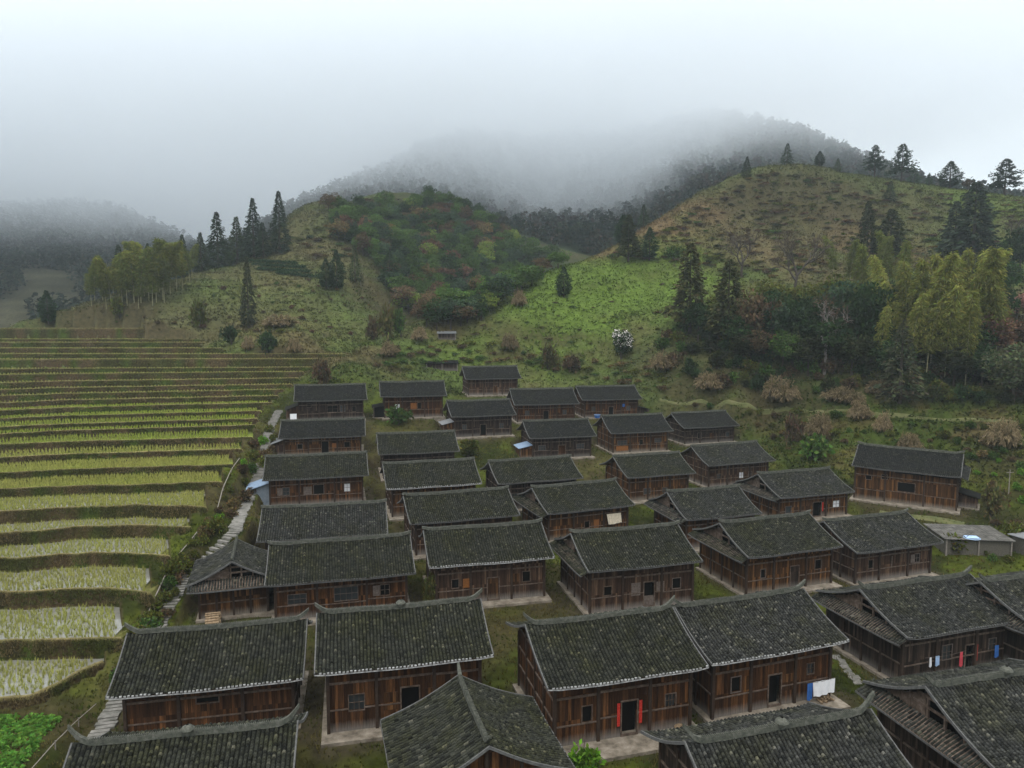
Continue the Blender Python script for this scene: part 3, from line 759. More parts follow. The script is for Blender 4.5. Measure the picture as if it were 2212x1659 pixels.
def house(key, label, tone=0, roof=0, feats=None, loft=(), ends='gg', lime=False, orn=False, ox=.75, detail=2, group=None, cat='house', name='timber_house', kicks=.3, apron=1.2):
    """ends: what each gable shows: g = boarded gable, o = open truss with a skirt roof under it."""
    hx, hy, hz, yaw, W, D, H, pit = HS[key]
    r = np.random.default_rng(sum(map(ord, key)))
    root = empty(name, (hx, hy, hz), yaw)
    tag(root, label, cat, group or 'tiled timber houses of the village')
    OY = .95; tp = math.tan(pit); zr = H + tp * D / 2; ze = H - OY * tp * .8; Ye = D / 2 + OY; xe = W / 2 + ox
    if 'o' in ends: ox = min(ox, .5); xe = W / 2 + ox
    wood, tile = M['wood'][tone], M['tile'][roof]
    sagx = lambda x: .05 * (x / xe) ** 2 + kicks * .22 * np.abs(x / xe) ** 14 + .025 * np.sin(x * .9 + hx)
    def slope(sgn):
        def fn(s, t):
            x = s - xe
            y = sgn * Ye * t
            z = zr - (zr - ze) * (t + .10 * np.sin(np.pi * np.clip(t, 0, 1))) + sagx(x)
            return np.stack([x, y, z], 1)
        return fn
    S = math.hypot(Ye, zr - ze); th = .15 if detail == 2 else .18
    tw = .235 if detail == 2 else .27 if detail == 1 else .30
    V1, F1, u1 = tiled(slope(-1), 2 * xe, S, tw, th, int(hx * 10) % 997, 4 if detail else 3)
    back = key in ('B1', 'B2', 'B3', 'B4', 'W1')
    V2, F2, u2 = tiled(slope(1), 2 * xe, S, tw if back else .4, .27 if back else .7, 5 + int(hy * 10) % 997, 4 if back else 3)
    F2 = F2[:, ::-1]
    # boarded underside
    s = np.linspace(0, 2 * xe, 13); t = np.linspace(0, 1, 9)
    Tt, Ss = np.meshgrid(t, s, indexing='ij'); u3, V3, F3 = [], [], []; n0 = len(V1) + len(V2)
    for sg in (-1, 1):
        P = slope(sg)(Ss.ravel(), Tt.ravel()); P[:, 2] -= .12
        i = (np.arange(8)[:, None] * 13 + np.arange(12)[None, :]).ravel()
        F3.append(np.stack([i, i + 1, i + 14, i + 13], 1) + n0 + len(V3) * 117); V3.append(P)
    V = np.concatenate([V1, V2] + V3); F = np.concatenate([F1, F2 + len(V1)] + F3)
    uv = np.concatenate([u1, u2, np.zeros((234, 2))])
    mi = np.r_[np.zeros(len(F1) + len(F2)), np.ones(len(F3[0]) * 2)]
    obj('roof', np_mesh('roof', V, F, [tile, M['beam']], uv=uv, midx=mi), root)
    roofo = root.children[-1]
    # ridge of stacked tiles with lifted ends
    x = np.linspace(-xe - .12, xe + .12, 41); q = np.abs(x) / xe
    lift = kicks * 1.05 * np.clip((q - .84) / .16, 0, 1.3) ** 1.7
    zz = zr + sagx(np.clip(x, -xe, xe)) + .02 + lift + r.normal(0, .012, len(x))
    mb = MB(); mb.ribbon(np.stack([x, 0 * x, zz], 1), .26 * (1 - .35 * np.clip((q - .9) / .15, 0, 1)), .27 * (1 - .35 * np.clip((q - .97) / .1, 0, 1)))
    mb.build('ridge', M['ridge'], roofo)
    if detail == 2:
        mb = MB()
        for xx in np.arange(-xe + .2, xe - .1, .11): mb.box(xx, xx + .035, -.09, .09, zr + float(sagx(xx)) + .26, zr + float(sagx(xx)) + .34 + float(r.uniform(0, .03)))
        mb.build('ridge_crest', M['ridge'], roofo)
    if orn:
        mb = MB(); mb.tube([(0, 0, zr + .2), (0, 0, zr + .38), (0, 0, zr + .5), (0, 0, zr + .62)], [.30, .36, .26, .08], 8); mb.build('ridge_ornament', M['ridge'], roofo)
    # tile ends along the eave
    nc = int(2 * xe / (tw)); xs = (np.arange(nc) + .5) * (2 * xe / nc)
    P = slope(-1)(xs, np.ones(nc)); mb = MB()
    if detail == 2 or lime:
        for p in P:
            if r.uniform() < .93: mb.box(p[0] - .07, p[0] + .07, p[1] - .035, p[1] + .05, p[2] - .01, p[2] + float(r.uniform(.06, .10)))
    s = np.linspace(0, 2 * xe, 15); P = slope(-1)(s, np.ones(15)); P[:, 2] -= .11
    mb.ribbon(P, .05, .055)
    if back:
        P = P.copy(); P[:, 1] *= -1; mb.ribbon(P, .06, .12)
    mb.build('eave_edge', M['lime'] if lime else M['greyend'], roofo)
    t = np.linspace(0, 1, 11)
    for sx_ in (-1, 1):
        mb = MB()
        for sg in (-1, 1):
            P = slope(sg)(np.full(11, xe + sx_ * xe), t); P[:, 2] -= .10; mb.ribbon(P, .10, .16, axis=(1, 0, 0))
        mb.build('verge', M['greyend'], roofo)
    # plinth
    mb = MB(); mb.box(-W / 2 - .45, W / 2 + .45, -D / 2 - apron, D / 2 + .3, -1.6, 0.0); pl = mb.build('plinth', M['plinth'], root)
    # front wall with its openings
    fe = feats if feats is not None else [('w', -.33, 1.25, .75, .85), ('d', 0.0, 0, 1.0, 2.0), ('w', .33, 1.25, .75, .85)]
    if isinstance(fe, str):
        fe = []
    holes, later = [], []
    for f in fe:
        k, fx, z0, w, h = f[:5]; cx = fx * W
        if k in 'wdlW': holes.append((cx - w / 2, cx + w / 2, max(z0, -.2), z0 + h))
        later.append(f)
    Hw = H - .24
    for a, b in loft: holes.append((a * W, b * W, Hw - .62, Hw - .08))
    wt = [M['wood'][f] for f in (tone,)]
    mb = wall_with_holes(W, Hw, holes, -D / 2, MB()); fw = mb.build('front_wall', wood, root)
    mb = MB(); mb.quads([(W / 2, D / 2, -.25), (-W / 2, D / 2, -.25), (-W / 2, D / 2, Hw), (W / 2, D / 2, Hw)], [(0, 1, 2, 3)]); mb.build('back_wall', wood, root)
    for sx_, kind in ((-1, ends[0]), (1, ends[1])):
        X = sx_ * W / 2; mb = MB()
        mb.quads([(X, -D / 2, -.25), (X, D / 2, -.25), (X, D / 2, Hw), (X, -D / 2, Hw)], [(0, 3, 2, 1) if sx_ < 0 else (0, 1, 2, 3)])
        if kind == 'g':
            mb.quads([(X, -D / 2, Hw), (X, D / 2, Hw), (X, .01, zr - .34), (X, -.01, zr - .34)], [(0, 1, 2, 3)])
        g = mb.build('gable_wall', wood, root)
        if kind == 'o':
            Xi = X - sx_ * .8; mb = MB()
            mb.quads([(Xi, -D / 2, Hw - .4), (Xi, D / 2, Hw - .4), (Xi, .01, zr - .34), (Xi, -.01, zr - .34)], [(0, 1, 2, 3)]); mb.build('loft_dark_sheet', M['dark'], root)  # recessed near-black sheet, the unlit loft put into its colour
            mb = MB()
            for yy in (-D * .3, -D * .13, D * .03, D * .2): mb.bar((X, yy, Hw - .1), (X, yy, zr - .25 - tp * abs(yy)), .13)
            for q in (.42, .72): mb.bar((X, -D / 2 * (1 - q) * .97, Hw + (zr - Hw) * q - .12), (X, D / 2 * (1 - q) * .97, Hw + (zr - Hw) * q - .12), .10, .14)
            mb.quads([(X + .01 * sx_, D * .05, Hw), (X + .01 * sx_, D / 2, Hw), (X + .01 * sx_, D * .06, zr - .55), (X + .01 * sx_, D * .05, zr - .5)], [(0, 1, 2, 3)])
            mb.build('truss', M['beam'], root)
            # skirt roof over the side wall
            zs, za = Hw + .12, Hw - .50; off = 1.15
            def sk(s, t, X=X, sx_=sx_):
                y = (s - Ye * .97) * -sx_
                return np.stack([X - sx_ * .12 + sx_ * (off + .12) * t, y * (1 + .0 * t), zs - (zs - za) * (t + .05 * np.sin(np.pi * t)) + .12 * np.abs(y / Ye) ** 6], 1)
            Vs, Fs, us = tiled(sk, 2 * Ye * .97, 1.45, tw, .27, 3 + int(hx) % 97, 4 if detail else 3)
            if sx_ > 0: pass
            a = len(Vs); Q = sk(np.array([0, 2 * Ye * .97, 2 * Ye * .97, 0]), np.array([0, 0, 1.0, 1.0])); Q[:, 2] -= .1
            Vs = np.concatenate([Vs, Q]); us = np.concatenate([us, np.zeros((4, 2))]); Fs = np.concatenate([Fs, [[a, a + 1, a + 2, a + 3]]])
            so = obj('skirt_roof', np_mesh('skirt_roof', Vs, Fs, [tile, M['beam']], uv=us, midx=np.r_[np.zeros(len(Fs) - 1), 1]), root)
            mb = MB(); s = np.linspace(0, 2 * Ye * .97, 9); P = sk(s, np.ones(9)); P[:, 2] -= .12; mb.ribbon(P, .06, .12, axis=(1, 0, 0)); mb.build('eave_edge', M['greyend'], so)
        mb = MB()
        yb = np.linspace(-D / 2, D / 2, 5)
        if detail:
            for z0 in (.36 * H, .66 * H) + ((H * .97,) if kind == 'g' else ()): mb.bar((X + sx_ * .03, -D / 2, z0), (X + sx_ * .03, D / 2, z0), .10, .10)
            mb.build('rail', M['beam'], g)
        for yy in yb[1:]:
            if detail == 0 and yy != yb[-1]: continue
            mb = MB(); mb.bar((X + sx_ * .03, yy, -.15), (X + sx_ * .03, yy, Hw + (0 if kind == 'o' else tp * (D / 2 - abs(yy)) - .15)), .17); mb.build('post', M['post'], root)
    for fx in (-.5, -.19, .19, .5):
        mb = MB(); mb.bar((fx * W, -D / 2 - .045, -.1), (fx * W, -D / 2 - .045, Hw), .2); mb.build('post', M['post'], root)
    # rails between the posts
    bays = [(-.5, -.19), (-.19, .19), (.19, .5)]
    for bi, (a, b) in enumerate(bays):
        for z0, w in ((.30 * H + r.uniform(-.1, .1), .085), (.69 * H + r.uniform(-.06, .06), .13)):
            if z0 < 1.9 and any(h[0] < b * W and h[1] > a * W and h[2] < z0 < h[3] for h in holes):
                hh = [h for h in holes if h[0] < b * W and h[1] > a * W and h[2] < z0 < h[3]][0]
                segs = [(a * W + .1, hh[0] - .06), (hh[1] + .06, b * W - .1)]
            else: segs = [(a * W + .1, b * W - .1)]
            for c, d in segs:
                if d - c > .15:
                    mb = MB(); mb.bar((c, -D / 2 - .03, z0), (d, -D / 2 - .03, z0 + r.uniform(-.02, .02)), .08, w); mb.build('rail', M['beam'], fw)
    for a, b in loft:
        mb = MB(); mb.quads([(a * W, -D / 2 + .35, Hw - .66), (b * W, -D / 2 + .35, Hw - .66), (b * W, -D / 2 + .35, Hw), (a * W, -D / 2 + .35, Hw)], [(0, 1, 2, 3)]); mb.build('loft_dark_sheet', M['dark'], fw)  # black sheet behind the gap paints the loft's darkness
    for f in later:
        k, fx, z0, w, h = f[:5]; opt = f[5] if len(f) > 5 else ''; cx = fx * W; yf = -D / 2
        if k in 'wW':
            fm = M['frame'] if k == 'W' or r.uniform() < .35 else M['beam']
            mb = MB(); e_ = .06
            for a in ((cx - w / 2 - e_, cx - w / 2, z0 - e_, z0 + h + e_), (cx + w / 2, cx + w / 2 + e_, z0 - e_, z0 + h + e_)): mb.box(a[0], a[1], yf - .05, yf + .03, a[2], a[3])
            for a in ((z0 - e_, z0), (z0 + h, z0 + h + e_)): mb.box(cx - w / 2, cx + w / 2, yf - .047, yf + .03, a[0], a[1])
            nb = int(opt[0]) if opt[:1].isdigit() else 1
            for i in range(1, nb + 1):
                if nb: mb.box(cx - w / 2 + w * i / (nb + 1) - .02, cx - w / 2 + w * i / (nb + 1) + .02, yf + .0, yf + .04, z0, z0 + h)
            if h > .6 and nb > 0: mb.box(cx - w / 2, cx + w / 2, yf + .005, yf + .037, z0 + h * .5 - .018, z0 + h * .5 + .018)
            wo_ = mb.build('window', fm, root)
            mb = MB(); mb.quads([(cx - w / 2, yf + .1, z0), (cx + w / 2, yf + .1, z0), (cx + w / 2, yf + .1, z0 + h), (cx - w / 2, yf + .1, z0 + h)], [(0, 1, 2, 3)])
            mb.build('pane', M['cloth'] if 'c' in opt else M['dark'] if 'o' in opt else M['glass'], wo_)  # open windows get a near-black pane painted as unlit room
            if 's' in opt:      # a shutter pushed aside
                mb = MB(); mb.box(cx + w / 2 + .08, cx + w / 2 + .08 + w * .8, yf - .06, yf - .02, z0, z0 + h); mb.build('shutter', M['wood'][2], wo_)
            if 'l' in opt:
                mb = MB(); mb.box(cx - w / 2 - .08 - w * .8, cx - w / 2 - .08, yf - .06, yf - .02, z0, z0 + h); mb.build('shutter', M['frame'], wo_)
        if k == 'd':
            mb = MB()
            for a in ((cx - w / 2 - .08, cx - w / 2), (cx + w / 2, cx + w / 2 + .08)): mb.box(a[0], a[1], yf - .06, yf + .04, 0, h + .08)
            mb.box(cx - w / 2, cx + w / 2, yf - .057, yf + .04, h, h + .09)
            mb.box(cx - w / 2, cx + w / 2, yf - .055, yf + .04, 0, .14)
            do = mb.build('door', M['beam'], root)
            mb = MB()
            if 'h' in opt:       # half door: pale lower leaf, dark above
                mb.box(cx - w / 2, cx + w / 2, yf + .03, yf + .07, .1, h * .45); mb.build('door_leaf', M['frame'], do); mb = MB()
                mb.quads([(cx - w / 2, yf + .3, h * .4), (cx + w / 2, yf + .3, h * .4), (cx + w / 2, yf + .3, h), (cx - w / 2, yf + .3, h)], [(0, 1, 2, 3)]); mb.build('doorway_dark_sheet', M['dark'], do)  # black sheet over the leaf paints the unlit room
            elif 'x' in opt:
                mb.box(cx - w / 2, cx + w / 2, yf + .05, yf + .09, .1, h); mb.build('door_leaf', M['wood'][(tone + 1) % 4], do)
            else:
                mb.quads([(cx - w / 2 - .1, yf + .5, -.1), (cx + w / 2 + .1, yf + .5, -.1), (cx + w / 2 + .1, yf + .5, h + .1), (cx - w / 2 - .1, yf + .5, h + .1)], [(0, 1, 2, 3)]); mb.build('doorway_dark_sheet', M['dark'], do)  # open door backed by a black sheet, painted as unlit room
            if 'r' in opt:       # red paper couplets beside the door
                for q in (-1, 1):
                    mb = MB(); a = cx + q * (w / 2 + .24); mb.box(a - .1, a + .1, yf - .075, yf - .06, .75, h - .02); mb.build('paper_couplet', M['red'], do)
            if 'R' in opt:
                mb = MB(); a = cx + (w / 2 + .24); mb.box(a - .09, a + .09, yf - .075, yf - .06, .75, h - .02); mb.build('paper_couplet', M['red'], do)
        if k == 'b':             # fresh boards let into the wall
            mb = MB(); mb.box(cx - w / 2, cx + w / 2, yf - .03, yf - .005, z0, z0 + h); mb.build('board_panel', M['fresh'] if 'f' in opt else M['frame'] if 'p' in opt else M['wood'][2], fw)
    o = House(); o.root, o.W, o.D, o.H, o.zr, o.yaw = root, W, D, H, zr, yaw
    c, s = math.cos(yaw), math.sin(yaw)
    o.world = lambda x, y, z: (hx + c * x - s * y, hy + s * x + c * y, hz + z)
    return o

M['red'] = mat_noise('red_paper', [(.26, .014, .010), (.36, .02, .014), (.40, .08, .05)], 9.0, .8, .1, 0)
M['fresh'] = mat_noise('fresh_orange_boards', [(.12, .045, .010), (.22, .085, .018)], 6.0, .75)
w_, d_ = 'w', 'd'
TW = [('w', -.34, 1.3, .7, .85), ('d', .02, 0, 1.0, 2.05), ('w', .33, 1.3, .7, .85)]
HOUSES = {}
def H_(key, label, **kw): HOUSES[key] = house(key, label, **kw)
H_('H1', 'long boarded house with a narrow slot window, nearest the stone steps at the village foot', tone=0, roof=0, lime=True, orn=False, kicks=.45, apron=.5,
   feats=[('w', -.02, 2.2, 1.35, .42, '0o'), ('b', -.33, 1.6, .05, 1.6)], loft=())
H_('H2', 'dark house with one open black doorway, between the slot-window house and the red-couplet house', tone=0, roof=0, lime=True, kicks=.45, orn=True,
   feats=[('w', -.32, 1.35, .95, 1.05, '2'), ('d', .03, 0, 1.15, 2.5), ('b', .17, 1.1, .8, 1.2), ('b', -.1, 1.1, .9, 1.2), ('w', .33, 1.5, .8, 1.0, '1')], loft=((.22, .48), (-.16, .1)))
H_('H3', 'house with red paper couplets on both sides of its open black door', tone=0, roof=0, lime=True, kicks=.5,
   feats=[('w', -.27, 1.35, .62, 1.05, '0o'), ('d', .04, 0, 1.05, 2.3, 'r'), ('w', .35, 1.5, .7, .85, '2')], loft=((-.44, -.28), (-.17, .16), (.24, .46)), apron=1.9)
H_('H4', 'house with a white sheet hung beside its door, roof touching the red-couplet house', tone=0, roof=1, lime=True, kicks=.4,
   feats=[('w', -.31, 1.6, .72, 1.05, '0o'), ('d', .02, 0, 1.0, 2.3), ('b', .15, 1.0, .7, 1.2), ('w', .33, 1.9, .55, .75, '1'), ('b', -.21, 1.5, .6, 1.1)], apron=1.7)
H_('H5', 'large house with an open-truss gable and washing strung along its dark front wall', tone=3, roof=1, kicks=.4, ends='og',
   feats=[('w', -.08, 1.3, .9, 1.1, '1'), ('d', .14, 0, .85, 2.1, 'R'), ('w', .36, 1.4, .7, .9)], loft=((-.44, -.22), (-.15, .15)))
H_('H6', 'house cut by the photo edge, beyond the open-truss house with the washing', tone=3, roof=1, kicks=.4, ends='og')
H_('B1', 'lowest roof below the slot-window house, limewash patch along its mossy ridge', tone=3, roof=0, orn=True, kicks=.6, ends='gg')
H_('B2', 'house turned gable-on so its mossy ridge points down between the two doorway houses', tone=0, roof=0, kicks=.35, ends='gg', ox=.65)
H_('B3', 'roof seen from above with back slope showing, just below the red-couplet house', tone=3, roof=1, orn=True, kicks=.6, ends='gg')
H_('B4', 'house with wide open timber truss over a skirt roof, just below the washing-line house', tone=3, roof=1, orn=True, kicks=.5, ends='og')
H_('W1', 'small wing with its gable and skirt roof towards the stone steps, pale limewashed wall foot', tone=2, roof=1, ends='og', kicks=.12, name='house_wing', cat='house wing', ox=.6, feats='none')
H_('R2b', 'long brown house with a row of framed windows, joined to the small gabled wing', tone=0, roof=0, kicks=.15,
   feats=[('W', -.34, 1.35, 1.5, .85, '2'), ('W', .03, 1.3, 2.0, 1.2, '3'), ('w', .33, 1.45, .75, .95, 'ol')])
H_('R2c', 'house with a fresh orange board beside its small black window and a closed door', tone=1, roof=0, lime=True, kicks=.15,
   feats=[('w', -.33, 1.5, .62, .8, '0o'), ('b', -.23, 1.45, .6, .85, 'f'), ('d', 0.02, 0, 1.05, 2.15, 'x'), ('w', .33, 1.55, .72, .95, '0o'), ('b', .23, 1.3, .6, 1.1)], loft=())
H_('R2d', 'house with a pale half-door, above the pair of joined roofs', tone=1, roof=0, kicks=.15, ends='og',
   feats=[('w', -.33, 1.5, .7, .8, '0o'), ('b', -.06, 1.2, .9, 1.2, 'p'), ('d', .07, 0, 1.0, 2.35, 'h'), ('w', .34, 1.5, .8, .95, '0o'), ('b', .18, 1.3, .8, 1.0, 'p')], loft=((-.17, .17),))
H_('R2e', 'orange-brown house with bleached grey side boards and an open-truss gable', tone=2, roof=0, kicks=.15, ends='og',
   feats=[('w', -.31, 1.45, .5, .85, '0o'), ('d', .06, 0, 1.0, 2.2, 'x'), ('b', -.08, 1.1, .9, 1.1), ('w', .34, 1.6, .75, .95, '0o')])
H_('R2f', 'house with a pale shuttered window at the far end, beside the bleached side boards', tone=1, roof=1, kicks=.15,
   feats=[('w', -.30, 1.4, .62, .9, '0o'), ('b', -.02, 1.3, .12, 1.1, 'p'), ('w', .32, 1.4, .62, .9, 'ol')])
H_('R3a', 'house of which only the roof shows, behind the long row-window house', tone=1, roof=1, lime=False, kicks=.1, feats='none')
H_('R3b', 'house whose roof rises straight behind the orange-board house', tone=1, roof=0, kicks=.1)
H_('R3c', 'house with a cream sheet drying on its front, skirt roof on its gable', tone=2, roof=0, kicks=.1, ends='og', loft=((-.18, .3),),
   feats=[('w', -.02, 1.0, .6, .8, '0o'), ('b', .1, .9, .7, 1.0, 'f')])
H_('R3d', 'house with a skirt roof on its gable, behind the bleached-board house', tone=0, roof=1, kicks=.1, ends='og')
H_('R3e', 'house with one red couplet by its door, facing the broad house below the scrub slope', tone=2, roof=1, kicks=.1, ends='og',
   feats=[('w', -.36, .9, .9, .9, '0'), ('d', .06, 0, 1.3, 2.0, 'R'), ('W', .35, 1.1, 1.1, .9, '1c')])
H_('R3f', 'broad house alone by the scrub slope with a long pale terrace in front', tone=2, roof=2, kicks=.2, ends='go', ox=.35, apron=1.3,
   feats=[('w', -.36, 2.9, .7, .6, '0o'), ('w', .02, 1.75, 2.1, 1.25, '0o'), ('w', -.2, 3.2, .7, .6, '0o')], loft=((-.1, .18), (.26, .46)))
H_('R4a', 'house with a small blue lean-to against its gable beside the stone steps', tone=0, roof=0, kicks=.05,
   feats=[('w', -.33, 1.35, .75, .95, '1l'), ('w', .02, 1.25, 1.2, 1.2, '0o'), ('b', -.1, 1.2, 1.0, 1.1, 'p'), ('W', .33, 1.4, .7, 1.0, '1c'), ('b', .43, 1.4, .8, .9)])
H_('R4b', 'pale-eaved house with only a strip of wall showing, beside the blue lean-to house', tone=2, roof=0, lime=True, kicks=.05)
H_('R4c', 'house with pointed dark gable, up the slope from the cream-sheet house', tone=3, roof=0, kicks=.05)
H_('R4d', 'house with boarded ochre gable and grey window, below the ochre-fronted house', tone=2, roof=0, kicks=.05,
   feats=[('W', -.2, .8, 1.0, .8, '1'), ('w', .1, .8, .7, .7)])
H_('R4e', 'house with pale curtained window at the edge of the scrub slope', tone=1, roof=1, kicks=.05,
   feats=[('w', -.33, 1.2, .7, .7), ('W', .05, 1.0, .8, .9, '1c'), ('w', .2, 1.1, .6, .8)])
H_('R5a', 'house with orange door boards and plank annex, just below the topmost terrace-row house', tone=2, roof=2, kicks=.05,
   feats=[('w', -.3, 1.0, .7, .7, '0o'), ('d', .03, 0, 1.0, 2.0), ('b', .15, .9, .6, .8, 'f'), ('w', .32, 1.0, .8, .8, '0o')])
H_('R5b', 'house with a low wall showing under its roof, below the green cabbage plot', tone=3, roof=0, kicks=.05)
H_('R5c', 'house with a blue tarpaulin porch at its gable', tone=3, roof=2, kicks=.05,
   feats=[('W', -.34, 1.3, 1.2, .8, '2'), ('d', .0, 0, 1.2, 2.0, 'x'), ('W', .32, 1.3, 1.3, .8, '2')])
H_('R5d', 'ochre-fronted house with pale board panels, next to the tarpaulin-porch house', tone=2, roof=2, kicks=.05,
   feats=[('W', -.33, 1.3, 1.7, .75, '2'), ('w', .02, 1.2, .6, .9, '0o'), ('W', .33, 1.5, 1.2, .7, '2'), ('b', -.33, .3, 2.2, .8, 'f')])
H_('R5e', 'house at the end of its row with a bright field strip behind it', tone=3, roof=2, kicks=.05,
   feats=[('w', -.2, .9, .8, 1.0, '0o'), ('b', .05, .7, .9, 1.1), ('W', .38, .9, .8, .9, '0')])
H_('R6a', 'topmost house of the terrace row with goods and a pale board against its annex', tone=3, roof=2, kicks=.05,
   feats=[('w', -.34, 2.3, .7, .6, '0o'), ('w', .02, 1.3, 1.7, 1.1, '1o'), ('W', .18, 1.3, .8, 1.1, '1'), ('w', .36, 1.3, .6, .9, '0o')])
H_('R6b', 'house with a glowing orange board panel, beside the topmost terrace-row house', tone=0, roof=2, kicks=.05,
   feats=[('W', -.28, 1.5, .8, .9, '1c'), ('b', .0, 1.5, 1.1, 1.1, 'f'), ('w', .1, 1.5, .6, 1.1, '0o')])
H_('R6c', 'house with a pale-roofed annex at its gable, over the hedge plot', tone=3, roof=2, kicks=.05)
H_('R6d', 'plain brown house between the annex house and the blue-tub house', tone=0, roof=2, kicks=.05)
H_('R6e', 'house with a blue tub by its wall, highest in its row on the pasture side', tone=0, roof=2, kicks=.05)
H_('R7', 'topmost house of the village, alone below the pasture', tone=1, roof=2, kicks=.05, feats=[('d', .05, 0, .9, 1.9, 'x')])
# ------------------------------------------------------------------ plants: one of each kind is built, the rest are copies
def leaf_cloud(P, D, L, wr, r, droop=0.0):
    """One four-cornered leaf spray at each point P, long axis along D."""
    P = np.asarray(P, float); n = len(P)
    D = D / (np.linalg.norm(D, axis=1)[:, None] + 1e-9)
    q = r.normal(0, 1, (n, 3)); q -= (q * D).sum(1)[:, None] * D; q /= np.linalg.norm(q, axis=1)[:, None] + 1e-9
    L = np.broadcast_to(L, (n,))[:, None] * r.uniform(.7, 1.3, (n, 1)); w = L * wr
    m = P + D * L * .5; e = P + D * L; e[:, 2] -= droop * L[:, 0]
    V = np.stack([P, m + q * w * .5, e, m - q * w * .5], 1).reshape(-1, 3)
    return V, np.arange(4 * n).reshape(-1, 4)

def col_jit(n, r, lo=.65, hi=1.35, base=(1, 1, 1), hue=.12):
    c = np.array(base)[None, :] * r.uniform(lo, hi, (n, 1)) * (1 + r.normal(0, hue, (n, 3)) * np.array([1, .5, .6]))
    return np.clip(np.repeat(c, 4, axis=0), 0, 3)

def crown(name, V, F, c, parent):
    return obj(name, np_mesh(name, V, F, [M['foliage']], col=c), parent)

def hide_proto(o):
    """Take the first of a kind to its own place later; until then it waits in a list."""
    return o

def conifer(seed, h=14.0, rad=2.6, bare=.1, prof='cone', nb=170, k=9, leaf=.75, droop=.35, ragged=.25, name='conifer', wr=.42, bark='bark', tone=(1, 1, 1)):
    r = np.random.default_rng(seed)
    root = empty(name, (0, 0, 0))
    mb = MB(); n = 9; zz = np.linspace(0, h * .97, n)
    bend = np.cumsum(r.normal(0, .012 * h / n, (n, 2)), 0)
    mb.tube(np.c_[bend, zz], np.linspace(h * .018 + .05, .03, n), 6); mb.build('trunk', M[bark], root)
    P, D, Cc, Lf = [], [], [], []
    for b in range(nb):
        f = bare + (1 - bare) * (b + r.uniform()) / nb
        g = (f - bare) / (1 - bare)
        if prof == 'cone': R_ = rad * (1 - g) ** .8 * (.55 + .45 * min(1, g * 6))
        elif prof == 'ovoid': R_ = rad * (math.sin(math.pi * min(1, g * .80 + .16)) ** .75) * (1 - .72 * max(0, g - .55) / .45)
        elif prof == 'spire': R_ = rad * ((1 - g) ** .85) * 1.12 * (.6 + .4 * min(1, g * 4)) * (1 if g < .62 else .75 + .5 * (math.sin(g * 46) > 0) * r.uniform(.4, 1))
        elif prof == 'tier': R_ = rad * (1 - g ** 2.0) * (.35 + .65 * (math.sin(g * 30) * .5 + .5)) + .15
        else: R_ = rad * (1 - g) ** .6 * (.5 + .8 * vnoise(np.array([g * 7 + seed]), np.array([b * 2.4 % 6.28 / 1.6]), seed)[0])
        R_ *= 1 - ragged + ragged * 2 * r.uniform()
        a = b * 2.39996 + r.normal(0, .3)
        o = np.array([math.cos(a), math.sin(a), 0.0])
        base = np.array([np.interp(f * h, zz, bend[:, 0]), np.interp(f * h, zz, bend[:, 1]), f * h])
        t = r.uniform(.22, 1.0, k) ** .75
        sl = (.25 if prof == 'tier' else .1) - droop * t
        p = base + o * (R_ * t)[:, None] + np.array([0, 0, 1.]) * (R_ * t * sl)[:, None] + r.normal(0, .045 * R_ + .04, (k, 3))
        side = np.array([-o[1], o[0], 0]) * r.normal(0, .75, (k, 1))
        P.append(p); D.append(o + side + np.array([0, 0, 1.]) * r.normal(.1 - droop, .3, (k, 1)))
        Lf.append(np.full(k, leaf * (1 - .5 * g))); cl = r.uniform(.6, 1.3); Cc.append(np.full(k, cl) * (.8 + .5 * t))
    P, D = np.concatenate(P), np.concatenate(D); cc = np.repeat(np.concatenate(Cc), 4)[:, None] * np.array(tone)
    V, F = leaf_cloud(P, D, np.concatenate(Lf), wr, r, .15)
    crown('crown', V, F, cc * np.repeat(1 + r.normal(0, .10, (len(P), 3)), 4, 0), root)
    return root

def blobs(r, n, rx, rz, zc, sub=.45):
    """Lobe centres through a lumpy crown."""
    c = r.normal(0, 1, (n, 3)); c /= np.linalg.norm(c, axis=1)[:, None]; c *= r.uniform(.25, .85, (n, 1)) ** .6
    return c * np.array([rx, rx, rz]) + np.array([0, 0, zc]), sub * rx * r.uniform(.6, 1.15, n)

